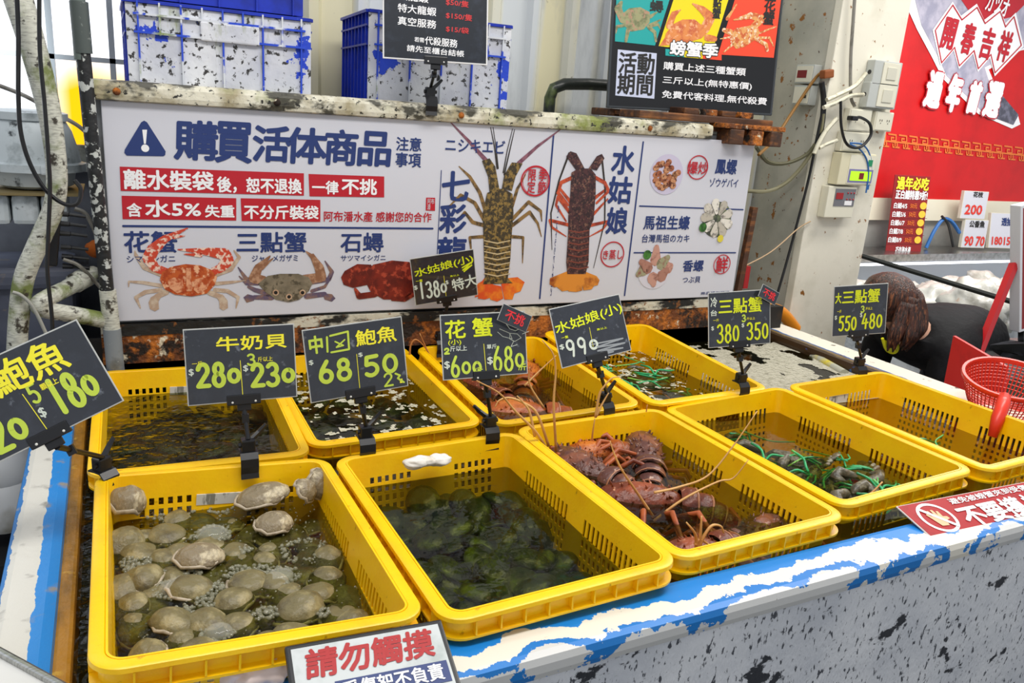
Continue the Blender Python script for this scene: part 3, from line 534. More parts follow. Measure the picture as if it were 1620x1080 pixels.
# first lobster
lb = print_m('lobster_brown', '3f3522', '8a7038', 80, .48, .56, '2a2418'); lleg = print_m('lobster_leg', '8a6a3a', '4a3a24', 50); ant = print_m('antenna_mauve', '8a5a68', '6a4050', 60); orange = print_m('tail_orange', 'd8501c', 'e88a20', 16, .45, .6)
fig(PB, 'lobster_antennae', Z2, [], [([(250, 265), (160, 165), (68, 70)], [13, 9, 3]), ([(405, 275), (500, 190), (612, 108)], [13, 9, 3])], ant, 1)
fig(PB, 'lobster_antennules', Z2, [], [([(300, 300), (288, 200), (268, 98)], [5, 4, 2]), ([(335, 330), (360, 220), (386, 108)], [5, 4, 2]), ([(305, 300), (295, 200), (280, 98)], [4, 3, 2]), ([(330, 320), (350, 210), (376, 105)], [4, 3, 2])], mk('print_dark', '2c2622', .5), 1)
fig(PB, 'lobster_legs', Z2, [], [([(240, 500), (215, 420), (165, 340), (112, 290)], [12, 11, 9, 3]), ([(240, 560), (190, 470), (120, 430), (60, 490)], [12, 11, 9, 3]), ([(235, 580), (180, 565), (140, 515), (100, 560)], [12, 11, 8, 3]), ([(240, 635), (165, 640), (175, 730)], [11, 9, 3]), ([(372, 490), (400, 400), (440, 330)], [12, 10, 3]), ([(375, 550), (455, 465), (515, 510), (520, 560)], [12, 11, 9, 3]), ([(375, 580), (460, 515), (500, 570), (518, 635)], [12, 11, 8, 3]), ([(365, 635), (428, 640), (425, 765)], [11, 9, 3])], lleg, 1)
fig(PB, 'lobster_tail_fan', Z2, [[(240, 835), (215, 870), (205, 940), (240, 945), (270, 935), (290, 880)], [(270, 870), (265, 945), (300, 955), (330, 940), (320, 880)], [(320, 870), (335, 945), (375, 945), (390, 900), (365, 850)], [(350, 840), (400, 835), (435, 860), (415, 905), (385, 915)], [(200, 870), (240, 845), (230, 920), (190, 935)]], [], orange, 2)
fig(PB, 'lobster_shell', Z2, [[(250, 420), (300, 400), (335, 400), (375, 425), (380, 520), (370, 640), (365, 740), (352, 840), (375, 865), (230, 870), (240, 830), (235, 740), (232, 640), (228, 520)], [(262, 415), (255, 340), (225, 262), (262, 250), (290, 290), (310, 400)], [(322, 400), (335, 330), (372, 270), (425, 275), (390, 340), (372, 410)]], [], lb, 3)
fig(PB, 'lobster_tail_bands', Z2, [], [([(236, 655 + k * 27), (300, 668 + k * 27), (362, 655 + k * 27)], [3, 4, 3]) for k in range(7)], mk('print_cream', 'c8b48a', .5), 4)
# second lobster
lb2 = print_m('lobster_maroon', '4a2a2c', '2e1c20', 80, .45, .55, '7a5648'); rleg = print_m('red_leg', 'c2502c', '8a2e1c', 40)
fig(PB, 'lobster_antennae', Z2, [], [([(655, 225), (605, 360), (565, 520), (570, 700)], [7, 6, 5, 2]), ([(815, 235), (832, 400), (830, 560), (775, 790)], [7, 6, 5, 2])], mk('print_dark', '2c2622', .5), 1)
fig(PB, 'lobster_legs', Z2, [], [([(680, 340), (615, 370), (600, 420), (650, 480)], [12, 12, 12, 8]), ([(665, 470), (610, 400)], [12, 8]), ([(660, 520), (600, 440), (590, 480), (640, 560)], [11, 11, 8, 5]), ([(660, 580), (560, 555), (570, 590), (640, 635)], [11, 10, 8, 3]), ([(775, 340), (830, 370), (850, 410), (790, 470)], [12, 12, 10, 8]), ([(775, 450), (840, 400)], [12, 8]), ([(770, 530), (845, 450)], [11, 5]), ([(760, 580), (850, 560), (820, 600), (755, 635)], [11, 9, 7, 3])], rleg, 1)
fig(PB, 'lobster_tail_fan', Z2, [[(660, 800), (560, 840), (558, 870), (580, 885), (620, 880)], [(640, 815), (590, 880), (620, 905), (650, 900), (665, 830)], [(650, 815), (650, 905), (690, 908), (720, 900), (712, 815)], [(700, 815), (725, 900), (765, 895), (780, 875), (730, 815)], [(715, 800), (790, 830), (804, 850), (795, 875), (760, 880)]], [], print_m('tail_gold', 'd88a30', '8a3c14', 14, .5, .65), 2)
fig(PB, 'lobster_shell', Z2, [[(665, 320), (700, 300), (760, 300), (785, 330), (785, 420), (775, 550), (755, 600), (750, 760), (735, 820), (645, 820), (640, 760), (650, 600), (650, 530), (660, 420)], [(640, 240), (660, 215), (690, 225), (730, 300), (690, 310)], [(750, 300), (790, 240), (815, 228), (828, 250), (790, 310)]], [], lb2, 3)
fig(PB, 'lobster_tail_bands', Z2, [], [([(652, 605 + k * 30), (700, 615 + k * 30), (748, 605 + k * 30)], [4, 5, 4]) for k in range(7)], mk('print_maroon', '7a3c30', .5), 4)
for tx, q, b in (('ニシキエビ', (45, 215, 340, 165), .015), ('七', (28, 455, 165, 320), .03), ('彩', (15, 615, 150, 480), .03), ('龍', (5, 775, 150, 640), .03), ('水', (862, 325, 985, 195), .03), ('姑', (845, 470, 968, 345), .03), ('娘', (835, 620, 948, 495), .03), ('鳳螺', (1373, 325, 1485, 258), .025), ('ゾウゲバイ', (1345, 390, 1490, 352), .01), ('馬祖生蠔', (1020, 600, 1252, 535), .025), ('台灣馬祖のカキ', (1012, 665, 1250, 625), .012), ('香螺', (1213, 808, 1320, 752), .025), ('つぶ貝', (1212, 865, 1303, 832), .012), ('商品請勿觸摸', (1303, 922, 1445, 903), .01)): PB.text(tx, Z2(*q[:2]) + Z2(*q[2:]), navy, b)
PB.text('オ\nー\nス\nト\nラ\nリ\nア\nイ\nセ\nエ\nビ', Z2(568, 925) + Z2(600, 480), navy, .012)
for ln in (([Z2(25, 310), Z2(5, 720)], .0025), ([Z2(578, 135), Z2(510, 940)], .0055), ([Z2(1020, 170), Z2(928, 925)], .0055), ([Z2(1002, 485), Z2(1512, 503)], .0045), ([Z2(975, 715), Z2(1475, 715)], .0045)): PB.lines('blue_rule', [ln], navy, 1)
for (x, y), r, tx, q in (((487, 362), .050, '限 季\n定 節', (445, 420, 545, 305)), ((1288, 295), .043, '爆炒', (1235, 325, 1340, 270)), ((867, 723), .046, 'き蒸し', (818, 748, 918, 700)), ((1407, 772), .038, '鮮', (1372, 812, 1440, 735))):
    PB.disc('red_ring', PB.px(Z2(x, y)), r, red, 4, r2=r * .94, inner=.91); PB.text(tx, Z2(*q[:2]) + Z2(*q[2:]), red, .015, L=5)
PB.disc('red_ring', PB.px(Z2(487, 362)), .043, red, 4, inner=.96)
platem = mk('print_plate', 'c3bcd2', .4); rng = random.Random(3)
PB.disc('pink_plate', PB.px(Z2(1135, 330)), .066, platem, 1); PB.disc('dark_plate', PB.px(Z2(1383, 552)), .062, print_m('dark_plate', '3c4038', '6f7a5a', 20), 1); PB.disc('grey_plate', PB.px(Z2(1078, 795)), .070, mk('print_plate_grey', 'cfccd6', .4), 1)
snl = [print_m('whelk%d' % k, c, '5c2c1c', 90, .5, .6) for k, c in enumerate(('b0704c', '9a5638', 'c08860'))]
for k in range(34):
    a, r = rng.random() * 6.28, .050 * rng.random() ** .5; c = PB.px(Z2(1135, 325)); PB.disc('printed_snail', (c[0] + r * math.cos(a), c[1] + r * math.sin(a)), .0125, snl[k % 3], 2 + k % 3, r2=.0105, n=10)
oy = [print_m('oyster%d' % k, c, '7d7870', 50, .5, .65) for k, c in enumerate(('cfc9bd', 'b9b2a4', 'e2ddd2'))]
for k in range(9):
    a = k * 6.28 / 9 + .3; c = PB.px(Z2(1383, 545)); fig(PB, 'printed_oyster', Z2, [], [([(1383 + 25 * math.cos(a), 545 - 28 * math.sin(a)), (1383 + 62 * math.cos(a), 545 - 75 * math.sin(a))], [14, 34])], oy[k % 3], 2 + k % 3)
PB.disc('lemon_slice', PB.px(Z2(1398, 645)), .013, mk('print_lemon', 'd8c840', .5), 6); PB.disc('parsley', PB.px(Z2(1312, 590)), .016, print_m('parsley', '3f7a2c', '1f4a18', 60), 6); PB.disc('parsley', PB.px(Z2(1038, 725)), .016, print_m('parsley', '3f7a2c', '1f4a18', 60), 6)
cs = [print_m('conch%d' % k, c, '8a5a4c', 40, .5, .65) for k, c in enumerate(('c09080', 'a87868', '9a9878'))]
for k, (x, y, x2, y2) in enumerate(((1080, 750, 1085, 690), (1040, 790, 1010, 760), (1110, 770, 1140, 740), (1065, 840, 1070, 870), (1110, 830, 1135, 800), (1020, 800, 995, 820), (1140, 790, 1155, 780))): fig(PB, 'printed_conch', Z2, [], [([(x, y), (x2, y2)], [44, 22])], cs[k % 3], 2 + k % 2)
# ---------------------------------------------------------------- board for the crab season, on a pallet
X3 = lambda x, y: (960 + x / 5.686, y / 5.686)
CBd = Board('crab_season_board', 'black framed board with coloured crab panels standing on the rusty pallet', 'board', (1.835, 2.33, 1.052), (-4, -1.5, -14), .50, .62, .012, mk('board_black', '15161a', .3), mk('clear_frame', '3a3e42', .2), uv=(-.347, -.313, .262, .32), rim=.008)
crabp = lambda c: c
CBd.poly('teal_panel', zp(X3, [(105, -650), (760, -620), (432, 410), (72, 372)]), mk('print_teal', '1aa3a0', .4), 1); CBd.poly('yellow_panel', zp(X3, [(790, -600), (1280, -600), (968, 395), (700, 440), (465, 415)]), mk('print_yellow2', 'ecd80c', .4), 1); CBd.poly('orange_panel', zp(X3, [(1330, -600), (1640, -600), (1500, 520), (1000, 490)]), mk('print_orange_red', 'ee4a2c', .4), 1)
o_ = mk('print_outline', '1c1a18', .5)
fig(CBd, 'green_crab', X3, [[(130, 130), (200, 75), (300, 65), (385, 110), (385, 200), (330, 265), (220, 285), (150, 230)]], [([(150, 230), (90, 240), (80, 300)], [10, 9, 3]), ([(190, 270), (170, 370)], [14, 10]), ([(385, 230), (480, 180)], [12, 5]), ([(380, 250), (430, 290), (440, 370)], [12, 11, 8]), ([(370, 240), (460, 220), (480, 260)], [10, 8, 3]), ([(390, 150), (450, 110)], [12, 4]), ([(140, 180), (100, 80), (130, 20)], [22, 26, 10])], print_m('crab_olive', '9a9a70', '6f7450', 40, .45, .6, 'b08a70'), 2)
fig(CBd, 'orange_crab', X3, [[(530, 300), (600, 215), (680, 175), (790, 175), (880, 250), (910, 290), (850, 345), (700, 390), (470, 415), (520, 340)]], [([(880, 260), (930, 160), (860, 90), (770, 35)], [34, 34, 24, 5]), ([(930, 170), (850, 120)], [20, 6]), ([(560, 230), (600, 130), (660, 90)], [24, 20, 4]), ([(900, 340), (970, 350)], [22, 18])], print_m('crab_orange', 'e08a48', 'c8643c', 30, .45, .6, 'f0b080'), 2)
fig(CBd, 'red_crab', X3, [[(1110, 300), (1160, 255), (1290, 230), (1370, 260), (1360, 340), (1240, 420), (1160, 440), (1110, 380)]], [([(1320, 240), (1390, 170), (1300, 140), (1140, 180)], [24, 26, 22, 4]), ([(1080, 170), (1165, 40)], [12, 4]), ([(1110, 290), (1050, 270)], [20, 14]), ([(1360, 300), (1520, 240)], [8, 4]), ([(1350, 340), (1460, 340), (1500, 420)], [9, 8, 3]), ([(1340, 350), (1430, 400), (1440, 450)], [12, 14, 12]), ([(1130, 400), (1050, 470)], [9, 4]), ([(1130, 330), (1020, 350)], [8, 3])], print_m('crab_spotted', 'e0a05c', 'c86030', 60, .48, .56, 'f0d8b8'), 2)
for tx, q in (('蟳', (385, 105, 510, 10)), ('三\n點\n蟹', (945, 165, 1040, -110)), ('花\n蟹', (1400, 220, 1520, -10))): CBd.text(tx, X3(*q[:2]) + X3(*q[2:]), o_, .03, L=3)
for x0, x1, c in ((525, 695, '1aa3a0'), (695, 860, 'ecd80c'), (860, 1030, 'ee4a2c')): CBd.poly('colour_bar', zp(X3, [(x0, 440 + (x0 - 525) * .08), (x1, 440 + (x1 - 525) * .08), (x1, 500 + (x1 - 525) * .085), (x0, 500 + (x0 - 525) * .085)]), mk('bar_' + c, c, .4), 3)
CBd.text('螃蟹季', X3(565, 495) + X3(1000, 395), o_, .09, L=4, rot=-1); CBd.text('螃蟹季', X3(565, 495) + X3(1000, 395), white, .035, L=5, rot=-1)
CBd.poly('white_square', zp(X3, [(98, 445), (448, 480), (425, 888), (75, 858)]), mk('print_lavender', 'c9cfe6', .4), 2); CBd.text('活動\n期間', X3(92, 842) + X3(430, 490), o_, .025, L=3)
for tx, q in (('購買上述三種蟹類', (505, 632, 1250, 608)), ('三斤以上(無特惠價)', (498, 765, 1305, 738)), ('免費代客料理.無代殺費', (492, 888, 1440, 872))): CBd.text(tx, X3(*q[:2]) + X3(*q[2:]), white, .02, L=3, rot=-1)
pal = empty('wooden_pallet', (1.8, 2.4, .68), label='rusty brown wooden pallet on top of the cabinet under the crab board', cat='pallet')
for k in range(6): B().box((-.215 + k * .088, -.12, .012), (.052, .10, .024), (0, 0, k * 3), bev=.003).done('block', wood, pal)
B().box((0, -.12, .038), (.56, .12, .024), bev=.004).done('deck_board', wood, pal); B().box((0, .06, .038), (.56, .12, .024), bev=.004).done('deck_board', wood, pal); B().box((-.2, -.02, .038), (.12, .3, .012)).done('deck_board', wood, pal)
for k in range(3): B().box((.085 + k * .085, -.195, -.012), (.06, .07, .05), (0, 0, k * 4), bev=.004).done('block', rust if k == 1 else wood, pal)
B().box((.16, -.19, .022), (.27, .08, .016), bev=.003).done('deck_board', rust, pal)
for k in range(4): B().box((-.05 + k * .08, -.1, .060), (.06, .09, .02), bev=.003).done('block', rust if k % 2 else wood, pal)
# menu sign with prices on the rail
s = Board('menu_sign', 'black menu sign with red prices clipped on the mossy rail', 'sign', (.803, 2.14, .936), (-8, -1.0, -12), .272, .275, .004, uv=(-.1525, -.1285, .1275, .16), mat= mk('menu_black', '1d222b', .3, mix=[('2a303c', 30, .5, .7)]), edge=mk('menu_edge', 'dcdcdc', .4), rim=.004)
X4 = lambda x, y: (500 + x / 5.0625, y / 5.0625); cu = mk('menu_red', 'c8282c', .5)
for tx, q in (('特大龍蝦', (655, 100, 962, 58)), ('真空服務', (655, 203, 962, 160)), ('若需', (788, 335, 865, 303)), ('代殺服務', (872, 360, 1132, 315)), ('請先至櫃台結帳', (728, 418, 1185, 400))): s.text(tx, X4(*q[:2]) + X4(*q[2:]), white, .015, rot=-2)
for tx, q in (('$50/隻', (1040, 45, 1222, 8)), ('$150/隻', (1040, 152, 1250, 116)), ('$15/袋', (1040, 258, 1222, 222)), ('大龍蝦', (655, 0, 900, -40))): s.text(tx, X4(*q[:2]) + X4(*q[2:]), cu if '$' in tx else white, .02, rot=-2)
clip(s, (.806, 2.202, .703), s.h, tw=-4)
# ---------------------------------------------------------------- blue and white fish boxes on the cabinet
blue = mk('blue_plastic', '0f2fb0', .4, mix=[('0a1f7c', 8, .5, .7, 4), ('4a76a8', 30, .7, .76, 5)]); worn = mk('peeling_white_on_blue', 'd9dbe0', .5, mix=[('b5b8c6', 5, .4, .7, 4), ('7f8a4a', 7, .56, .66, 6, (2, 1, .5)), ('2e2c2c', 60, .58, .63, 4), ('173fc0', 6, .635, .642, 6)], bump=(50, .2))
def fishbox(label, loc, rz, w, d, h, white_front, grp='plastic fish boxes on the cabinet'):
    root = empty('fish_box', loc, (0, 0, rz), label=label, cat='box', group=grp); b = B(); t = .006
    b.box((0, -d / 2 + t / 2, h / 2), (w - .02, t, h)).box((0, d / 2 - t / 2, h / 2), (w - .02, t, h)).box((-w / 2 + .01, 0, h / 2), (t, d, h)).box((w / 2 - .01, 0, h / 2), (t, d, h)).box((0, 0, .004), (w - .02, d, .008))
    b.done('box_shell', blue, root)
    rm = B(); rm.box((0, -d / 2, h), (w + .012, .026, .008)).box((0, d / 2, h), (w + .012, .026, .008)).box((-w / 2, 0, h), (.026, d, .008)).box((w / 2, 0, h), (.026, d, .008)); rm.done('rim', blue, root)
    B().box((0, -d / 2 - .004, h / 2 - .002), (w + .012, .006, h - .006)).done('painted_front' if white_front else 'front_face', worn if white_front else blue, root)
    r = B()
    for k in range(9): x = -w / 2 + .02 + k * (w - .04) / 8; r.box((x, -d / 2 - .008, h * (.5 if k % 2 == 0 else .82)), (.004, .014, h if k % 2 == 0 else h * .36))
    r.box((0, -d / 2 - .008, h * .66), (w - .02, .016, .005)).box((0, -d / 2 - .008, h * .86), (w - .02, .016, .005))
    r.done('front_rib', mk('rib_paint', 'cfd3da', .5, mix=[('1a44c4', 7, .5, .53, 5), ('7a8a4c', 12, .6, .7, 5)]) if white_front else blue, root)
    r = B()
    for sx in (-1, 1):
        r = B().box((sx * w / 2, 0, h * .66), (.02, d, .005)).box((sx * w / 2, 0, h * .86), (.02, d, .005))
        for k in range(8): r.box((sx * w / 2, -d / 2 + .02 + k * (d - .04) / 7, h / 2), (.02, .004, h))
        r.done('side_rib', blue, root)
    if white_front: B().box((w * .04, -d / 2 - .010, h * .74), (w * .33, .016, h * .22), bev=.004).done('label_panel', worn, root)
    return root
fishbox('blue fish box with peeling white front at the left end of the cabinet', (.268, 2.42, .681), 0, .425, .33, .205, True)
fishbox('deep blue fish box stacked on the left white fronted box', (.262, 2.42, .893), 0, .40, .31, .19, False)
fishbox('blue fish box with mildewed white front behind the menu sign', (.885, 2.50, .681), -3, .415, .36, .255, True)
tag(B().tube([at(870, 155, y=2.66) + V((0, 0, -.09)), at(870, 155, y=2.66), at(876, 140, y=2.65), at(893, 133, y=2.65), at(930, 133, y=2.65), at(1010, 138, y=2.65)], .021, 14).done('mossy_pipe', mk('mossy_dark_pipe', '1f2420', .35, mix=[('5c6a3a', 10, .55, .68, 6)], bump=(40, .2)), smooth=60), 'black mossy pipe elbow against the corrugated wall above the banner', 'pipe')
# ---------------------------------------------------------------- pipes, pump and cables at the left end
dp = empty('drain_pipe', (-.03, 2.19, 0), label='vertical pipe at the left end of the banner, flaking black then grey', cat='pipe')
def loc_tube(name, root, pts, r, mat, n=12): return B().tube([V(p) - root.location for p in pts], r, n).done(name, mat, root, smooth=60)
loc_tube('upper_pipe', dp, [(-.048, 2.19, 1.4), (-.048, 2.19, .74)], .0165, mk('green_grey_pipe', '5f6b66', .5, mix=[('2a2e2c', 8, .5, .7)])); loc_tube('coupler', dp, [(-.046, 2.19, .865), (-.044, 2.19, .755)], .020, mk('coupler_grey', '4a5250', .5, mix=[('8a908c', 50, .62, .7)]))
loc_tube('flaking_pipe', dp, [(-.045, 2.19, .76), (-.028, 2.186, .16)], .0165, flake); loc_tube('mossy_sleeve', dp, [(-.028, 2.185, .20), (-.024, 2.185, .09)], .020, pvc); loc_tube('grey_end', dp, [(-.024, 2.185, .10), (-.018, 2.183, -.2)], .0215, greypipe)
ap = empty('air_hose', (-.17, 2.1, .3), label='thick ribbed white air pipe rising in front of the grey pump', cat='pipe')
pts = bez([at(x, y, y=2.12) for x, y in ((20, -30), (48, 60), (72, 150), (84, 215), (90, 280), (84, 330), (58, 390), (38, 440), (30, 500), (26, 570), (22, 640))], 6)
loc_tube('pipe', ap, pts, [.030 - .008 * min(1, i / 20) for i in range(len(pts))], pvc, 14)
loc_tube('tie_wire', ap, bez([at(x, y, y=2.09) for x, y in ((20, 462), (32, 466), (48, 480), (60, 500), (74, 530))], 5), .004, mk('wire_grey', '9a9a92', .5))
zz = empty('bent_waste_pipe', (-.1, 2.2, .2), label='bent mouldy white waste pipe left of the banner', cat='pipe')
loc_tube('pipe', zz, bez([at(150, 432, y=2.28), at(105, 456, y=2.2), at(70, 474, y=2.12), at(62, 482, y=2.11), at(72, 490, y=2.12), at(120, 498, y=2.16), at(163, 506, y=2.19)], 5), .020, pvc, 14); loc_tube('joint', zz, [at(140, 436, y=2.27), at(118, 448, y=2.23)], .025, pvc, 14)
pump = empty('water_pump', at(45, 330, y=2.45), label='grey domed water pump housing below the window', cat='pump'); alu = mk('cast_aluminium', 'bcc5c9', .4, .1, mix=[('e0e5e7', 5, .5, .8, 4), ('6a7478', 9, .52, .68, 6), ('3c4246', 22, .62, .7, 5)], bump=(25, .15)); pz = pump.location
def P_(px, py, y=2.45): return at(px, py, y=y) - pz
c = P_(54, 258); B().lathe((c.x, 0, c.z), [(.112, -.015), (.120, -.015), (.120, .004), (.109, .008), (.104, .04), (.092, .085), (.08, .108), (.086, .110), (.086, .128), (.07, .133), (0, .133)], 28).done('dome', alu, pump, smooth=35)
B().lathe((c.x, 0, c.z - .06), [(.07, 0), (.088, .008), (.095, .045), (0, .045)], 24).done('collar', alu, pump, smooth=35); B().box((c.x - .02, 0, c.z - .066), (.26, .24, .007)).done('mounting_plate', mk('brass_plate', '8a7a52', .5, .4), pump)
for k in range(3): B().box((c.x - .085 + k * .064, -.03, c.z - .108), (.06, .14, .075), bev=.012).done('motor_block', alu, pump)
for a in range(6): B().box((c.x + .118 * math.cos(a), .118 * math.sin(a), c.z - .006), (.024, .024, .024), bev=.005).done('flange_lug', alu, pump)
tubm = mk('grey_blue_tub', '5b6070', .5, mix=[('383c4c', 3, .4, .65, 5), ('7a6c5c', 14, .62, .7, 6)])
tb = empty('storage_tub', (-.62, 2.6, -.8), label='large grey blue tub standing in shade under the pump', cat='tub')
B().box((0, 0, .5), (1.02, .4, .98), bev=.03).done('tub_body', tubm, tb); B().box((0, -.19, .985), (1.05, .06, .05), bev=.015).done('tub_rim', tubm, tb)
pump.location = V((pz.x, 2.6, -.8 + .49 + .5 + (-(c.z - .17)) + .0)) if 0 else pump.location
B().box((-.27, 2.44, -.25), (.16, .02, .62), (4, 8, 0), bev=.01).done('blue_board', mk('blue_sheet', '1d2f86', .4, mix=[('0f1c54', 4, .45, .65)]), label='dark blue plastic sheet standing beside the left tank ledge', cat='sheet')
gs = empty('plug_strip', at(95, 375, y=2.25), label='black multi-way plug strip with six plugs left of the banner', cat='plug strip'); g0 = gs.location
B().box((-.012, 0, 0), (.022, .03, .14), (0, 8, 0), bev=.003).done('strip', black, gs)
for k in range(6): z = .058 - k * .024 - (.01 if k > 2 else 0); B().tube([(0, 0, z), (.022, 0, z - .002), (.024, 0, z - .002), (.06, 0, z - .007)], [.007, .006, .0045, .004], 8).done('plug', black, gs)
def cable(label, pts, y, r, col, cat='cable', n=6):
    ys = y if isinstance(y, (list, tuple)) else [y] * len(pts)
    return tag(B().tube(bez([at(px, py, y=yy) for (px, py), yy in zip(pts, ys)], 6), r, n).done('cable', col, smooth=60), label, cat)
kb = mk('cable_black', '191a1c', .45); kg = mk('cable_grey', '8f8c84', .5, mix=[('5c584e', 20, .5, .7)]); kw = mk('cable_white', 'd6d2bc', .45, mix=[('9a947c', 16, .55, .7)])
cable('black cable looping from the top left corner down past the pump', [(26, -20), (29, 60), (29, 150), (33, 210), (48, 260), (72, 300), (100, 322), (122, 322), (128, 300), (118, 285)], 2.05, .0048, kb)
cable('straight black cable hanging in front of the thick white pipe', [(62, -20), (63, 80), (70, 160), (76, 240), (79, 300), (76, 380), (75, 430), (82, 500), (84, 560)], 2.04, .0045, kb)
cable('grey cable sagging across the window behind the pipe', [(-10, 132), (40, 152), (90, 180), (125, 200), (148, 222)], 2.62, .006, kg)
cable('grey brown cable dropping from the pump to the waste pipe', [(118, 330), (135, 338), (150, 365), (158, 390)], 2.3, .006, kg); cable('grey cable running from the plug strip to the pipe foot', [(100, 410), (125, 420), (150, 445), (165, 462)], 2.24, .005, kg)
tag(B().ball(at(152, 393, y=2.3), (.025, .02, .022), fn=lambda v: v * (1 + .2 * noise.noise(v * 2)), n=16, m=10).done('orange_rag', mk('orange_cloth', 'c4641a', .8, mix=[('8a3c10', 14, .5, .65)], bump=(40, .4)), smooth=True), 'small orange rag stuffed behind the drain pipe', 'rag')
jug = empty('plastic_jug', at(10, 800, x=-.30), label='white plastic jug standing outside the left ledge of the tank', cat='jug'); j = jug.location; jug.location = (j.x, j.y, j.z - .05)
jm = mk('jug_white', 'cfd1d2', .4, mix=[('8f8a78', 6, .5, .7), ('b08a3c', 10, .66, .72)]); B().lathe((0, 0, 0), [(0, 0), (.06, 0), (.07, .02), (.07, .11), (.062, .13), (.07, .15), (.068, .22), (.04, .26), (.022, .28), (.022, .31), (0, .31)], 20).done('bottle', jm, jug, smooth=40); B().lathe((0, 0, .30), [(.026, 0), (.026, .03), (0, .03)], 16).done('cap', mk('cap_grey', '9a9c9e', .5), jug)
B().box((0, 0, 0), (.26, .26, .7)).done('support_crate', mk('dark_crate', '16171a', .6), label='dark upturned crate in shade outside the left ledge', cat='crate').location = (j.x, j.y, j.z - .05 - .35)
# ---------------------------------------------------------------- sea food in the crates
rnd = random.Random(11)
shell = mk('clam_shell', '736a48', .42, mix=[('9c9068', 30, .5, .64, 6), ('4a412c', 16, .5, .66, 6), ('6c6a30', 7, .56, .7, 4)], bump=(90, .35))
shell2 = mk('abalone_shell', '857860', .4, mix=[('c3b698', 30, .52, .62, 6), ('5a4a38', 18, .55, .68, 6)], bump=(80, .5))
dark_sh = mk('dark_green_shell', '2a3a12', .32, mix=[('6c8030', 26, .54, .66, 6), ('10180a', 12, .48, .62, 5), ('7a6a30', 9, .62, .72, 5)], bump=(70, .4))  # yellow-green lit spots on the shells are painted in as noise
brown_sh = mk('brown_shell', '33281a', .4, mix=[('26300f', 9, .45, .6, 6), ('6a3a1e', 14, .56, .7, 5), ('7a7458', 40, .64, .72, 5)], bump=(70, .4))
skirt = mk('clam_flesh', 'b5a893', .4, mix=[('7c705c', 30, .5, .65, 5)])
def make_shell(name, mat, r, ridge, parts=True):
    root = empty(name, (0, 0, 0)); b = B(); k = rnd.random() * 9
    def f(v):
        a = math.atan2(v.y, v.x); q = 1 + ridge * math.sin(v.z * 26) + .08 * noise.noise(V((v.x * 2 + k, v.y * 2, v.z * 2)))
        return V((v.x * q * (1 + .10 * math.cos(a)), v.y * q, v.z * (1 + .15 * math.cos(a)) * (1 if v.z > 0 else .6)))
    b.ball((0, 0, 0), r, n=22, m=14, fn=f).done('shell', mat, root, smooth=True)
    if parts: B().tube([(r[0] * .97 * math.cos(a / 16 * 6.283), r[1] * .97 * math.sin(a / 16 * 6.283), -.002 + .003 * math.sin(a * 2.3)) for a in range(17)], .0032, 6).done('mantle', skirt, root, smooth=True)
    return root
def scatter(key, protos, n, z0, z1, tilt, label, cat, group, mind, sx=.165, sy=.255, s0=.85, s1=1.15, mask=None):
    M = cm(key); P = []; first = [True] * len(protos); tries = 0
    while len(P) < n and tries < 6000:
        tries += 1; x, y = rnd.uniform(-sx, sx), rnd.uniform(-sy, sy); z = rnd.uniform(z0, z1)
        if any((x - a) ** 2 + (y - b) ** 2 < mind ** 2 for a, b in P): continue
        if mask and not mask(x, y): continue
        P.append((x, y)); i = rnd.randrange(len(protos)); p = protos[i]
        rot = (R(rnd.uniform(-tilt, tilt)), R(rnd.uniform(-tilt, tilt)), rnd.uniform(0, 6.28))
        o = p if first[i] else clone(p); first[i] = False
        o.location = M @ V((x, y, z)); o.rotation_euler = rot; o.scale = (rnd.uniform(s0, s1),) * 3; tag(o, label, cat, group)
clams = [make_shell('clam', shell, (.036, .032, .022), .03) for k in range(4)]
scatter('A', clams, 74, -.120, -.094, 24, 'pale round clam lying at the water surface in the near left crate', 'clam', 'clams in the near left crate', .034)
ab = make_shell('abalone', shell2, (.050, .034, .018), .05); ab.location = at(413, 784, z=-.035); ab.rotation_euler = (.1, -.1, .1); tag(ab, 'large oval abalone shell lying on top of the clams near the crate rear', 'abalone')
for lab_, p, sc, rt in (('upright pale oyster shell leaning in the rear right corner of the clam crate', (505, 765), (.62, .9, 1.4), (1.2, .3, .6)), ('small whitish shell next to the upright oyster shell', (482, 776), (.55, .75, 1.1), (.9, .1, 1.2)), ('lumpy brown shell in the rear left corner of the clam crate', (196, 793), (.75, 1.0, 1.6), (.2, .3, .5)), ('pale flat shell below the large oval abalone', (432, 828), (.72, .9, 1), (.1, .1, .4)), ('orange brown shell under water near the middle of the clam crate', (313, 880), (.8, 1, 1), (0, .1, 0))):
    z_ = -.03 if '7' == str(p[1])[0] else -.055
    clone(ab, at(*p, z=z_), rt, sc, label=lab_, cat='shell')
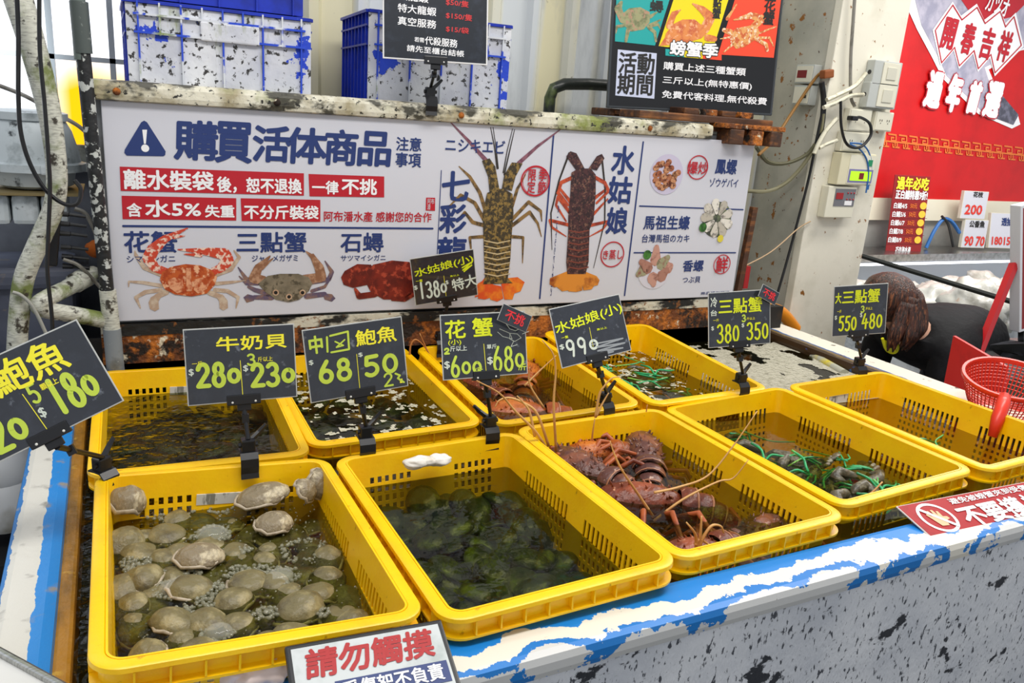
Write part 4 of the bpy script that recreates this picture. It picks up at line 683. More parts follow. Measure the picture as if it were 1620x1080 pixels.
# bubbles that the pump blows round the clams
bub = mk('bubble_film', 'a9a892', .08, spec=.9, alpha=.36); bb = B(); fm = []
for px, py, r in ((335, 845, 24), (412, 935, 0), (480, 870, 30), (277, 930, 26), (443, 912, 24), (345, 1000, 24), (300, 905, 18), (213, 888, 18), (262, 890, 26), (295, 805, 16), (350, 800, 22), (335, 930, 16), (330, 950, 18), (290, 967, 16), (505, 938, 12), (420, 970, 18), (470, 970, 12), (510, 968, 12), (385, 870, 12), (213, 900, 14), (410, 905, 20), (375, 907, 20), (255, 812, 20)):
    c = at(px, py, z=WZ); rr_ = r / 1271.45 * (c - CO).length
    for k in range(int(r * 3.2)):
        a = rnd.random() * 6.283; q = rr_ * (rnd.gauss(.95, .12) if r > 20 else rnd.random() ** .5)
        bb.ball((c.x + q * math.cos(a), c.y + q * math.sin(a), WZ + .0005), rnd.uniform(.0016, .0042), n=8, m=5)
for k in range(420):
    x, y = rnd.uniform(-.025, .32), rnd.uniform(.93, 1.46); bb.ball((x, y, WZ + .0005), rnd.uniform(.0008, .0024), n=6, m=4)
bb.done('bubble', bub, None, True, label='rings of small bubbles on the water among the pale clams', cat='bubbles', kind='stuff')
dome = mk('bubble_dome', 'e4e6da', .05, alpha=.22, spec=.9)
for i, (px, py, r) in enumerate(((335, 845, 22), (443, 912, 20), (277, 930, 22), (345, 1000, 20))):
    c = at(px, py, z=WZ); q = r / 1271.45 * (c - CO).length
    tag(B().ball(c, (q, q * .9, q * .55), n=20, m=12).done('bubble_dome', dome, smooth=True), 'large clear bubble dome on the water between the pale clams', 'bubble', 'large bubbles in the clam crate')
def straw(name, pts, r, mat, label, grp=None): return tag(B().tube(bez(pts, 6), r, 6).done(name, mat, None, smooth=True), label, name.replace('_', ' '), grp)
abg = [make_shell('abalone', dark_sh, (.036, .028, .015), .05, False) for k in range(4)]
scatter('B', abg, 120, -.175, -.105, 35, 'dark green abalone lying under clear water in the second front crate', 'abalone', 'abalones in the second front crate', .0245, .16, .262, 1, 1.35)
w_ = mk('white_flesh', 'e6e2da', .5, mix=[('cfc0a8', 20, .55, .7)], bump=(40, .3))
def lump(label, c, r, seed, mat=w_, cat='shellfish meat'):
    return tag(B().ball(c, r, fn=lambda v: v * (1 + .35 * noise.noise(v * 1.8 + V((seed, 0, 0)))), n=24, m=16).done('white_lump', mat, smooth=True), label, cat)
lump('white soft lump floating at the back wall of the dark abalone crate', at(663, 731, y=1.44), (.035, .016, .012), 1); lump('small white soft lump right beside the larger one at the back wall', at(695, 727, y=1.445), (.026, .016, .012), 5)
lump('pinkish white lump on the front ledge beside the framed notice', at(418, 1058, z=-.02), (.038, .022, .022), 2, mk('pink_flesh', 'e8d3cb', .5, mix=[('d8b0a4', 14, .55, .7)])); lump('pinkish lump left of the white lump on the front ledge', at(378, 1066, z=-.025), (.025, .018, .018), 7, mk('pink_flesh', 'e8d3cb')); lump('tiny white scrap on the blue front ledge before the dark abalone crate', at(955, 944, z=-.03), (.012, .008, .006), 9)
for key, pr, n, z, lb_, cat, grp in (('F', [make_shell('shellfish', brown_sh, (.052, .04, .022), .05, False) for k in range(3)], 64, (-.18, -.095), 'dark brown shellfish under water in the crate at the back left', 'shellfish', 'shellfish in the back left crate'), ('G', [make_shell('abalone', dark_sh, (.034, .027, .015), .05, False) for k in range(3)], 64, (-.17, -.095), 'small dark abalone under flecked water in the second back crate', 'abalone', 'abalones in the second back crate')):
    scatter(key, pr, n, z[0], z[1], 30, lb_, cat, grp, .028, .155, .255)
# lobsters: carapace, tail of six rings, fan, legs and antennae
lob = mk('lobster_shell', '6a2e18', .35, mix=[('94482a', 24, .5, .64, 6), ('4a2420', 12, .52, .66, 6), ('c89070', 70, .62, .68, 4)], bump=(80, .5)); lobp = mk('lobster_shell_mauve_reflection', '5c3832', .35, mix=[('84503c', 26, .5, .64, 6), ('3a2426', 12, .52, .66, 6), ('b89888', 70, .62, .68, 4)], bump=(80, .5)); lobo = mk('lobster_shell_orange', '9a4a1c', .35, mix=[('c4702c', 20, .5, .64, 6), ('5a2a12', 12, .52, .66, 6)], bump=(80, .4))  # mauve variant: purple reflection off the water painted into the brown shell colour
llm = mk('lobster_leg_red', 'a8552c', .4, mix=[('6a2c18', 20, .5, .65)]); antm = mk('antenna_straw', 'd8a868', .45, mix=[('b07038', 8, .45, .65)]); stripe = mk('tail_stripe', 'a06a4a', .4)
def make_lobster(mat, bend=.0):
    root = empty('spiny_lobster', (0, 0, 0)); root['category'] = 'lobster'
    def f(v): return V((v.x * (1 + .1 * v.y), v.y, v.z * (.8 if v.z < 0 else 1))) * (1 + .05 * noise.noise(v * 6))
    b = B(); b.ball((0, .06, .0), (.036, .075, .034), fn=f, n=22, m=16)
    for k in range(46):
        a = rnd.uniform(.3, 2.84); y = rnd.uniform(.0, .125); q = math.sqrt(max(.05, 1 - ((y - .06) / .078) ** 2)); p = V((.035 * q * math.cos(a), y, .033 * q * math.sin(a))); n_ = V((math.cos(a), .5, math.sin(a))).normalized()
        b.tube([p, p + n_ * .007], [.0024, .0004], 5)
    b.done('carapace', mat, root, smooth=50)
    t = B(); st = B(); y = -.005; z = .0; ang = 0
    for k in range(6):
        r = .032 - k * .0026; M = Euler((ang, 0, 0)).to_matrix(); c = V((0, y, z))
        t.lathe(c, [(r * .86, -.004), (r, .004), (r * 1.02, .014), (r * .93, .023)], 18, (math.degrees(ang) + 90, 0, 0))
        st.lathe(c + M @ V((0, -.019, 0)), [(r * .99, 0), (r * 1.012, .0014), (r * .99, .003)], 18, (math.degrees(ang) + 90, 0, 0))
        ang += bend; y -= .0215 * math.cos(ang); z -= .0215 * math.sin(ang)
    t.done('abdomen', mat, root, smooth=40); st.done('tail_stripe', stripe, root, smooth=40)
    M = Euler((ang, 0, 0)).to_matrix(); c = V((0, y, z)); fb = B()
    for a in (-50, -25, 0, 25, 50):
        d = M @ V((math.sin(R(a)), -math.cos(R(a)), 0)); fb.ball(c + d * .032, (.016, .034, .0035), (Matrix.Rotation(ang, 3, 'X') @ Matrix.Rotation(R(a), 3, 'Z')), n=12, m=8)
    fb.done('tail_fan', mat, root, smooth=True)
    for s in (-1, 1):
        for k in range(4):
            y0 = .085 - k * .024; a = .5 - k * .42; d = V((s * math.cos(a), math.sin(a), 0))
            B().tube([(s * .028, y0, -.01), V((s * .028, y0, -.01)) + d * .045 + V((0, 0, .022)), V((s * .028, y0, -.01)) + d * .085 + V((0, 0, -.012)), V((s * .028, y0, -.01)) + d * .105 + V((0, 0, -.03))], [.0052, .0045, .0036, .0012], 7).done('leg', llm, root, smooth=True)
        B().tube([(s * .016, .125, .008), (s * .026, .16, .02)], [.0095, .007], 8).ball((s * .014, .134, .022), .006, n=8, m=6).done('antenna_base', mat, root, smooth=True)
    return root
def feelers(root, lst, r=.0017):
    """Long antennae, given as world points, attached to their lobster."""
    bpy.context.view_layer.update(); I = root.matrix_world.inverted()
    for pts in lst:
        q = bez([I @ V(p) for p in pts], 6); n = len(q); B().tube(q, [r * (1.25 - .85 * i / n) for i in range(n)], 6).done('antenna', antm, root, smooth=True)
LM = [make_lobster(lob, .16), make_lobster(lobp, .10), make_lobster(lobo, .14)]
def put_lob(i, first, key, x, y, z, rz, rx=0, ry=0, s=1, label=''):
    o = LM[i] if first else clone(LM[i]); o.location = cm(key) @ V((x, y, z)); o.rotation_euler = (R(rx), R(ry), R(rz)); o.scale = (s * 1.2,) * 3; tag(o, label, 'lobster', 'lobsters in the crates'); return o
c3 = put_lob(0, 1, 'C', .03, -.02, -0.088, 62, 0, 10, 1.15, 'reddish lobster lying across the middle of the front lobster crate, tail curled')
c1 = put_lob(1, 1, 'C', -.06, .13, -0.083, 20, 0, -20, 1.1, 'brown lobster with painted mauve reflection near the back wall of the front lobster crate')
c2 = put_lob(1, 0, 'C', .075, .15, -0.083, -28, 0, 15, 1.15, 'ridged brown lobster with painted mauve reflection at the right back of the front lobster crate')
c4 = put_lob(1, 0, 'C', .07, -.17, -0.108, -80, 0, 0, 1.1, 'dull lobster with painted purple reflection lying along the front wall of the lobster crate')
c5 = put_lob(0, 0, 'C', -.02, -.19, -0.088, 95, 0, 0, .95, 'small reddish lobster under the curled white feelers at the crate front')
c6 = put_lob(2, 1, 'C', .03, .24, -0.073, 85, 0, 0, .8, 'orange lobster tail standing at the back wall of the front lobster crate')
h1 = put_lob(2, 0, 'H', .02, -.12, -0.088, 70, 0, 0, 1.15, 'orange brown lobster at the front of the back row lobster crate')
h2 = put_lob(0, 0, 'H', -.05, .05, -0.093, 15, 0, 0, 1.15, 'reddish brown lobster in the middle of the back row lobster crate')
h3 = put_lob(2, 0, 'H', .08, .12, -0.093, -30, 0, 0, 1.1, 'orange brown lobster at the right back of the back row lobster crate')
h4 = put_lob(0, 0, 'H', -.02, .2, -0.093, 80, 0, 0, 1.0, 'brown lobster along the back wall of the back row lobster crate')
def A_(y, *pp): ys = y if isinstance(y, tuple) else (y, y); n = len(pp) - 1; return [at(px, py, y=ys[0] + (ys[1] - ys[0]) * i / n) for i, (px, py) in enumerate(pp)]
feelers(c3, [A_((1.19, 1.14), (1034, 824), (1080, 790), (1135, 762), (1160, 756), (1184, 727)), A_((1.20, 1.16), (1035, 779), (1075, 770), (1120, 752), (1160, 705), (1198, 650)), A_((1.2, 1.22), (1034, 818), (1012, 785), (985, 745), (972, 718), (965, 697))], .0019)
feelers(c5, [A_(1.0, (1102, 868), (1100, 845), (1086, 826)), A_(1.0, (1104, 868), (1108, 845), (1110, 816)), A_(1.0, (1106, 868), (1110, 855), (1125, 832), (1140, 832), (1145, 843)), A_(1.0, (1100, 862), (1107, 853), (1127, 865))], .0028)
feelers(c1, [A_((1.46, 1.44), (880, 714), (876, 640), (879, 590), (875, 560), (858, 538)), A_((1.46, 1.40), (864, 708), (845, 680), (815, 650), (790, 622), (754, 602)), A_(1.45, (846, 690), (838, 652), (828, 637), (818, 626)), A_(1.46, (868, 705), (850, 655), (830, 638), (806, 629), (790, 633), (783, 644))], .0022)
feelers(c2, [A_(1.53, (1018, 702), (1020, 670), (1024, 640)), A_((1.5, 1.48), (942, 660), (948, 625), (955, 612), (968, 598), (981, 596)), A_(1.5, (943, 658), (952, 640), (963, 621)), A_(1.5, (937, 712), (937, 690), (941, 662))], .002)
feelers(h4, [A_(2.15, (686, 575), (675, 552), (664, 527)), A_(2.15, (648, 562), (650, 545), (657, 537), (668, 544), (676, 556))], .0022)
feelers(h1, [A_(1.75, (860, 645), (838, 608), (838, 580)), A_(1.8, (830, 610), (850, 590), (880, 562))], .002)
# crabs tied up with green straps
crm = mk('crab_shell_grey', '5c5646', .35, mix=[('9a947e', 30, .52, .62, 6), ('26231a', 14, .5, .64, 6), ('7a5a44', 8, .6, .72, 5)], bump=(70, .4)); strapm = mk('green_strap', '2aa868', .35, mix=[('8ac848', 12, .5, .6), ('1c6a44', 20, .55, .65)])
def make_crab():
    root = empty('tied_crab', (0, 0, 0)); root['category'] = 'crab'
    def f(v): a = math.atan2(v.y, v.x); return V((v.x, v.y * (1 + (.06 * math.sin(14 * a) if v.y > 0 else 0)), v.z * (1 if v.z > 0 else .6)))
    B().ball((0, 0, 0), (.064, .044, .022), fn=f, n=34, m=14).done('shell', crm, root, smooth=True)
    for s in (-1, 1):
        B().tube([(s * .045, .028, 0), (s * .07, .045, .004), (s * .055, .066, .004), (s * .02, .064, .002), (s * .004, .058, 0)], [.010, .013, .014, .012, .002], 9).done('claw', crm, root, smooth=True)
        for k in range(3): B().tube([(s * .05, .01 - k * .016, -.004), (s * .085, .006 - k * .02, .006), (s * .075, -.02 - k * .016, -.004), (s * .05, -.034 - k * .008, -.01)], [.006, .0055, .0045, .001], 7).done('leg', crm, root, smooth=True)
        B().tube([(s * .045, -.03, 0), (s * .07, -.05, 0)], .006, 7).ball((s * .076, -.06, 0), (.012, .018, .004), n=10, m=6).done('swimming_leg', crm, root, smooth=True)
    b = B()
    for yy, ph in ((.012, 0), (-.004, .5)): b.tube([(.07 * math.cos(a / 14 * 6.283), yy + .012 * math.cos(a / 7 * 6.283 + ph), .026 * math.sin(a / 14 * 6.283)) for a in range(15)], .0026, 6)
    b.tube(bez([(.02, .0, .026), (.03, .02, .036), (.06, .035, .03), (.075, .065, .02)]), .003, 6).tube(bez([(.02, 0, .026), (0, .03, .034), (-.03, .045, .032)]), .003, 6).ball((.02, 0, .028), .006, n=8, m=6)
    b.done('strap', strapm, root, smooth=True)
    return root
CB0 = make_crab(); fst = True
def crabs(key, spots, lab_, grp, z=-.092):
    global fst
    for x, y, rz, rx, ry in spots:
        o = CB0 if fst else clone(CB0); fst = False; o.location = cm(key) @ V((x, y, z + rnd.uniform(-.012, .008))); o.rotation_euler = (R(rx), R(ry), R(rz)); tag(o, lab_, 'crab', grp)
crabs('D', [(-.04, .16, 20, 15, 10), (-.10, .05, -60, 20, 0), (.02, .03, 110, -10, 25), (-.06, -.06, 30, 25, -10), (.07, -.07, 160, 10, 20), (-.10, -.16, 80, 0, 25), (.03, -.17, -30, 20, 10), (.11, -.18, 60, -15, 20), (-.03, -.23, 10, 30, 0)], 'grey crab tied with green strap in the front row crate under the 380 sign', 'tied crabs in the front row crate')
crabs('I', [(-.06, .12, 30, 0, 10), (.05, .05, -40, 10, 0), (-.08, -.05, 80, 0, 0), (.06, -.12, 10, 0, 0), (-.05, -.2, 140, 0, 0)], 'grey crab under water in the back row crate beside the foam', 'tied crabs in the back row crate', -.10)
crabs('E', [(-.09, .10, 40, 0, 0), (-.03, .02, -60, 0, 0), (-.1, -.08, 100, 0, 0)], 'dark crab under brown water in the crate at the right end', 'tied crabs in the right end crate', -.105)
def straws(key, lst, r=.0021):
    M = cm(key); lb_ = {'D': 'loose green straw among the tied crabs of the front row crate', 'I': 'loose green straw floating in the back row crab crate', 'E': 'loose green straw in the brown water of the right end crate'}[key]
    for pts in lst: straw('green_straw', [M @ V((x, y, z)) for x, y, z in pts], r, strapm, lb_, 'loose green straws')
for key, n, zc in (('D', 10, -.068), ('I', 8, -.070), ('E', 3, -.07)):
    L_ = []
    for k in range(n):
        x, y, a, l = rnd.uniform(-.12, .12), rnd.uniform(-.22, .2), rnd.uniform(0, 6.28), rnd.uniform(.05, .15); d = V((math.cos(a), math.sin(a), 0)); p = d.orthogonal(); e = V((-d.y, d.x, 0)) * rnd.uniform(-.03, .03)
        q = [V((x, y, zc + rnd.uniform(-.005, .012))), V((x, y, zc + rnd.uniform(-.005, .01))) + d * l * .5 + e, V((x, y, zc + rnd.uniform(-.01, .006))) + d * l]
        L_.append([(max(-.165, min(.165, v.x)), max(-.26, min(.26, v.y)), v.z) for v in q])
    straws(key, L_)
straw('reed', A_((1.35, 1.40), (1200, 650), (1170, 690), (1140, 735), (1119, 753)), .0016, antm, 'long pale reed leaning over the wall between the lobster and crab crates') if 0 else None
straw('reed', A_(1.03, (1360, 789), (1380, 778), (1396, 762)), .0018, antm, 'short pale reed at the front wall of the front row crab crate')
# ---------------------------------------------------------------- notices on the front ledge
F1 = Board('framed_notice', 'black framed notice with red lettering leaning on the front ledge before the clam crate', 'notice', (.257, .833, .023), (-72, 0, -4), .222, .165, .008, uv=(-.101, -.098, .104, .043), mat= mk('notice_paper', 'c3c8c8', .4, mix=[('a8b0ae', 20, .5, .7)]), edge=mk('frame_black', '1c1d20', .35), rim=.007)
s = F1; s.text('請勿觸摸', (-.080, .018, .082, .058), mk('notice_letter_red', 'a80e14', .45), .03, loc=True, shear=.1); s.rect('blue_bar', -.050, -.022, .092, .008, navy, 1); s.text('受傷恕不負責', (-.042, -.018, .084, .005), white, .02, L=2, loc=True); s.text('購買請洽人員', (-.02, -.057, .090, -.032), o_, .02, loc=True); s.disc('dark_round_mark', (-.070, -.018), .022, mk('mark_teal', '24404a', .5), 2)
B().box((-.02, .025, -.02), (.03, .05, .03), bev=.003).done('support_block', black, F1.root)
st = [at(1414, 801, z=-.012), at(1484, 853, z=-.040)]
F2 = Board('red_notice', 'red no touching notice with a crossed hand on the front ledge', 'notice', (1.625, .938, -.026), (-76, 0, -1.5), .43, .128, .003, uv=(-.227, -.067, .30, .031), mat=mk('notice_red', 'a80c16', .5, mix=[('8a0a12', 30, .55, .75)], spec=.3), edge=mk('notice_red_edge', 'd8cfc8', .5), rim=.002)
s = F2; s.disc('white_ring', (-.197, .000), .044, white, 1, inner=.84, r2=.042); s.lines('cross_bar', [([(-.222, .028), (-.172, -.030)], .008)], white, 3, px=False)
hand = [(-.158, -.002), (-.163, .014), (-.157, .016), (-.15, .004), (-.152, .024), (-.145, .025), (-.139, .007), (-.136, .026), (-.129, .025), (-.128, .006), (-.122, .02), (-.116, .018), (-.118, .0), (-.106, -.002), (-.104, -.01), (-.12, -.014), (-.128, -.03), (-.15, -.028)]
hand = [(-.197 + (x + .136) * .82, y * .82) for x, y in hand]; s.poly('printed_hand', hand, mk('print_skin', 'e6b98c', .5), 2, loc=True); s.text('不要摸', (-.135, -.040, .055, .014), white, .035, loc=True, L=2); s.text('避免被螃蟹夾到受傷!', (-.125, .024, .13, .041), white, .02, loc=True, L=2); s.text('謝', (.07, -.040, .13, .014), white, .035, loc=True, L=2)
tray = empty('metal_edged_tray', at(20, 1075, z=-.035), (0, 0, 36), label='white tray with a shiny metal edge at the lower left corner', cat='tray'); tl = tray.location
mp = [at(-60, 1000, z=-.03) - tl, at(95, 1085, z=-.03) - tl]; tray.rotation_euler = (0, 0, 0); dd = (mp[1] - mp[0]); ang = math.atan2(dd.y, dd.x)
B().box((mp[0] + mp[1]) / 2, (dd.length + .1, .010, .012), (0, 0, math.degrees(ang)), bev=.003).done('metal_edge', steel, tray); B().box((mp[0] + mp[1]) / 2 + V((-math.sin(ang), math.cos(ang), 0)) * -.10 + V((0, 0, -.004)), (dd.length + .1, .19, .006), (0, 0, math.degrees(ang))).done('tray_surface', mk('tray_white', 'd3d3d0', .4), tray)
# ---------------------------------------------------------------- column fittings
plas = mk('socket_ivory', 'dedbc8', .4); plasg = mk('socket_grey', 'b9bdb9', .4)
xf = 2.55
def onf(px, py): return at(px, py, y=2.448)   # front flange face
def ons(px, py): return at(px, py, x=2.548)   # side of the column
def fbox(name, label, px0, py0, px1, py1, dep, mat, group=None):
    a, b = onf(px0, py1), onf(px1, py0); w, h = b.x - a.x, b.z - a.z; root = empty(name, ((a.x + b.x) / 2, 2.449, (a.z + b.z) / 2), label=label, cat=name.replace('_', ' '), group=group)
    B().box((0, -dep / 2, 0), (w, dep, h), bev=.004).done('housing', mat, root); return root, w, h, dep
for lb_, q, mt in (('upper grey switch box on the white column', (1366, 100, 1416, 133), plasg), ('lower grey switch box on the white column', (1358, 134, 1410, 169), plasg)):
    r_, w, h, d = fbox('switch_box', lb_, *q, .04, mt, 'boxes on the column'); B().box((w * .12, -d - .002, 0), (w * .62, .004, h * .86), bev=.0015).done('cover', plas, r_); B().box((w * .12, -d - .005, 0), (w * .34, .004, h * .5), bev=.001).done('rocker', mk('rocker', 'cfcdbd', .4), r_); B().tube([(-w / 2 - .001, -d / 2, 0), (-w / 2 + .004, -d / 2, 0)], .009, 10).done('gland', black, r_)
for lb_, q in (('socket box with a black plug on the white column', (1330, 174, 1372, 206)), ('socket box with four pin holes right of the black plug', (1372, 178, 1406, 206)), ('socket box with blue wires under the black plug', (1320, 210, 1370, 238))):
    r_, w, h, d = fbox('socket_box', lb_, *q, .03, plas, 'boxes on the column'); B().box((0, -d - .001, 0), (w * .9, .003, h * .88), bev=.001).done('cover', plas, r_); b = B()
    for sx in (-1, 1):
        for k in (-1, 1): b.box((sx * w * .2 + k * .006, -d - .003, .004), (.002, .002, .008))
        b.box((sx * w * .2, -d - .003, -.007), (.003, .002, .003))
    b.done('pin_holes', mk('print_dark', '2c2622'), r_)
r_, w, h, d = fbox('thermostat', 'ivory controller with a green lit display on the white column', 1309, 243, 1372, 290, .05, mk('controller_ivory', 'd8d2b4', .45)); B().box((w * .12, -d - .001, 0), (w * .74, .002, h * .9)).done('face', plas, r_)
B().box((w * .12, -d - .003, -h * .2), (w * .6, .002, h * .3)).done('green_display', mk('display_green', 'a8e020', .4, emit=.6), r_); B().box((w * .14, -d - .0045, -h * .2), (w * .13, .001, h * .2)).done('red_digit', mk('digit_red', '7a0c10', .4), r_); B().box((w * .34, -d - .003, h * .22), (w * .12, .002, h * .2)).done('green_button', mk('button_green', '1a8a5a', .4), r_)
b = B(); b.box((w * .12, -d - .0025, -h * .2), (w * .7, .001, h * .42)); b.done('display_border', mk('border_violet', '7a78a8', .4), r_)
r_, w, h, d = fbox('thermostat', 'grey controller with red digits below the green display on the column', 1292, 294, 1345, 342, .04, plas); B().box((w * .1, -d - .001, h * .15), (w * .72, .002, h * .55)).done('face', mk('controller_grey', '6f7076', .4), r_); B().box((-w * .1, -d - .003, h * .2), (w * .24, .002, h * .2)).done('red_display', mk('digit_bright', '8a1418', .4, emit=.3), r_)
b = B()
for i in range(3):
    for j in range(2): b.ball((w * (.18 + .11 * i), -d - .003, h * (.3 - .2 * j)), .0035, n=8, m=6)
b.done('buttons', mk('button_red', 'b0202a', .4), r_); B().box((w * .24, -d - .003, -h * .02), (w * .26, .001, h * .14)).done('label', white, r_)
for lb_, q, redw in (('control box with a dark red window in the shaded side of the column', (1266, 103, 1300, 133), True), ('socket box under the red window in the shaded side of the column', (1262, 136, 1294, 166), False)):
    a, b = ons(q[0], q[3]), ons(q[2], q[1]); ly, h = abs(b.y - a.y), b.z - a.z; root = empty('control_box' if redw else 'socket_box', (2.553, (a.y + b.y) / 2, (a.z + b.z) / 2), label=lb_, cat='control box' if redw else 'socket box')
    B().box((-.02, 0, 0), (.04, ly, h), bev=.003).done('housing', plasg, root); B().box((-.041, 0, 0), (.003, ly * .86, h * .84)).done('cover', plas, root)
    if redw: B().box((-.043, .01, 0), (.002, ly * .5, h * .4)).done('red_window', mk('window_red', '7a1014', .3), root)
    else: B().box((-.043, -.02, -.006), (.002, .02, .012)).done('pin_holes', mk('print_dark', '2c2622'), root)
yc = 2.40
cable('brown extension cable running down the shaded side of the column', [(1312, 118), (1300, 115), (1285, 130), (1255, 175), (1225, 220), (1200, 245)], [2.46, 2.48, 2.5, 2.5, 2.45, 2.4], .006, mk('cable_brown', '8a6020', .5))
tag(B().box(at(1308, 117, y=2.45), (.05, .03, .032), (0, -10, 0), bev=.006).done('brown_plug', mk('plug_brown', '8a4a1c', .5)), 'brown plug at the top of the brown extension cable', 'plug')
cable('upper white cable entering the top switch box', [(1370, 116), (1352, 136), (1325, 150), (1308, 158)], yc, .009, kw); cable('second white cable entering the lower switch box', [(1366, 150), (1345, 152), (1322, 163), (1303, 170)], yc, .009, kw)
cable('white cable bending down left from the socket boxes', [(1324, 187), (1308, 205), (1296, 225), (1288, 243)], yc, .009, kw); cable('short white cable left of the blue wires', [(1324, 222), (1308, 228), (1296, 234)], yc, .008, kw)
cable('black looped cable plugged into the column socket', [(1330, 160), (1331, 200), (1340, 228), (1360, 233), (1377, 215), (1376, 196), (1362, 186), (1352, 187)], 2.39, .006, kb); tag(B().box(at(1349, 187, y=2.40), (.035, .03, .018), bev=.005).done('black_plug', black), 'black plug in the column socket', 'plug')
cable('grey conduit running up the white column from the switch boxes', [(1352, 168), (1346, 150), (1346, 90), (1350, 30), (1354, -30)], 2.43, .007, kg); cable('dark olive cable looping along the shaded side of the column', [(1196, 232), (1215, 256), (1245, 258), (1275, 245), (1290, 228)], [2.45, 2.47, 2.46, 2.44, 2.42], .008, mk('cable_olive', '5c5a42', .5)); cable('pale cable looping low on the shaded side of the column', [(1180, 302), (1215, 302), (1245, 288), (1275, 255), (1296, 215), (1302, 180)], [2.45, 2.47, 2.46, 2.44, 2.42, 2.41], .008, mk('cable_olive2', '7c785c', .5))
cable('thin black cable hanging down the corner of the column', [(1302, 172), (1292, 220), (1280, 280), (1262, 350), (1240, 430), (1222, 490)], [2.41, 2.42, 2.43, 2.44, 2.44, 2.44], .006, kb); cable('black cable bundle beside the control boxes', [(1300, 130), (1303, 160), (1300, 200), (1292, 235)], 2.42, .012, kb); cable('pair of blue wires hanging from the socket boxes', [(1345, 226), (1365, 229), (1376, 245), (1378, 270), (1373, 300)], 2.40, .0035, mk('wire_blue', '2a6ab0', .4)); cable('blue wire beside the pair of blue wires', [(1345, 228), (1360, 236), (1371, 252), (1374, 275), (1370, 305)], 2.395, .0035, mk('wire_blue', '2a6ab0'))
cable('thin beige string from the red rod to the column', [(1172, 424), (1220, 398), (1262, 362), (1282, 350)], [2.3, 2.36, 2.42, 2.44], .003, mk('string', 'b59a78', .6))
tag(B().box(at(1179, 438, y=2.3), (.022, .02, .085)).done('red_rod', mk('rod_red', 'a81a1c', .4)), 'short red rod upright behind the right edge of the printed banner', 'rod')
tag(B().tube(bez([at(1212, 488, y=2.42), at(1228, 490, y=2.42), at(1242, 500, y=2.42), at(1258, 520, y=2.42)]), .026, 12).done('orange_hose', mk('hose_orange', 'e08a1c', .45), smooth=60), 'fat orange hose lying at the foot of the white column', 'hose')
tag(B().tube(bez([at(1200, 520, z=-.075), at(1222, 528, z=-.075), at(1260, 548, z=-.07), at(1300, 572, z=-.07), at(1335, 592, z=-.07)]), .018, 10).done('water_hose', mk('hose_pale', 'a9aa9a', .4, mix=[('c8b83c', 12, .5, .62), ('5c5c52', 30, .6, .7)]), smooth=60), 'pale ribbed hose lying along the right ledge in the foamy water', 'hose')
# ---------------------------------------------------------------- red banner and stall behind the column
rb = Board('red_banner', 'large red new year banner with white lettering hanging behind the column', 'banner', (6.1, 4.2, 1.17), (0, 0, 0), 3.4, 1.80, .02, mk('banner_red', 'cc060c', .45, mix=[('b80408', 3, .45, .7, 4)])); rb.k = 4
X5 = lambda x, y: (1080 + x / 3, y / 3); gold = mk('print_gold', 'e0722c', .5)
rb.poly('fish_outline', zp(X5, [(1055, -40), (1060, 30), (1110, 140), (1180, 270), (1230, 370), (1400, 540), (1560, 610), (1600, 590), (1590, 550), (1500, 450), (1450, 330), (1600, 240), (1700, 220), (1700, -40)]), white, 1); rb.poly('fish_body', zp(X5, [(1090, -40), (1130, 120), (1210, 270), (1250, 360), (1420, 530), (1565, 590), (1580, 560), (1470, 450), (1430, 320), (1690, 190), (1690, -40)]), print_m('fish_grey', 'b9b4c4', '9a98ac', 6), 2); rb.poly('fish_tail', zp(X5, [(1440, 430), (1510, 450), (1590, 545), (1565, 592), (1480, 560)]), print_m('fish_dark', '4a4a58', '6f6f80', 20), 3)
rb.poly('red_diamond', zp(X5, [(1290, -40), (1400, 120), (1560, 80), (1680, -40)]), red, 3); dm = [(1190, 145), (1275, 20), (1305, 90), (1390, 30), (1415, 115), (1490, 50), (1510, 130), (1600, 60), (1615, 225), (1560, 240), (1475, 350), (1450, 250), (1395, 330), (1375, 240), (1305, 315), (1285, 230), (1220, 300)]
vs_ = [(1190, 145), (1275, 20), (1320, 140), (1400, 30), (1430, 140), (1500, 50), (1520, 140), (1560, 70), (1600, 215), (1475, 350), (1465, 265), (1395, 330), (1380, 245), (1305, 315), (1290, 230), (1220, 300)]
rb.poly('white_diamonds', zp(X5, [(1180, 143), (1275, 8), (1315, 75), (1390, 18), (1425, 95), (1500, 38), (1525, 110), (1575, 60), (1612, 220), (1475, 362), (1452, 275), (1395, 342), (1372, 255), (1305, 328), (1280, 240), (1218, 312)]), white, 4)
rb.lines('diamond_line', [(zp(X5, [(1192, 145), (1275, 25), (1318, 95), (1390, 36), (1428, 112), (1500, 55), (1525, 128), (1565, 80), (1600, 215), (1475, 345), (1456, 258), (1396, 326), (1376, 240), (1306, 312), (1284, 225), (1222, 298), (1192, 145)]), .010)], red, 5)
for i, (ch, x0, y0, x1, y1) in enumerate((('開', 1215, 225, 1300, 95), ('春', 1305, 250, 1390, 118), ('吉', 1395, 272, 1480, 140), ('祥', 1478, 285, 1562, 155))): rb.text(ch, X5(x0, y0) + X5(x1, y1), red, .03, L=6, rot=-4)
for i, (ch, x0, y0, x1, y1) in enumerate((('過', 1135, 500, 1235, 350), ('年', 1235, 520, 1325, 365), ('首', 1335, 530, 1415, 395), ('選', 1415, 545, 1515, 400))): rb.text(ch, X5(x0, y0) + X5(x1, y1), red, .10, L=6, rot=-3); rb.text(ch, X5(x0, y0) + X5(x1, y1), white, .06, L=7, rot=-3)
rb.text('ガツオ', X5(1425, 55) + X5(1550, -10), white, .02, L=6, rot=-6)
key_ = []
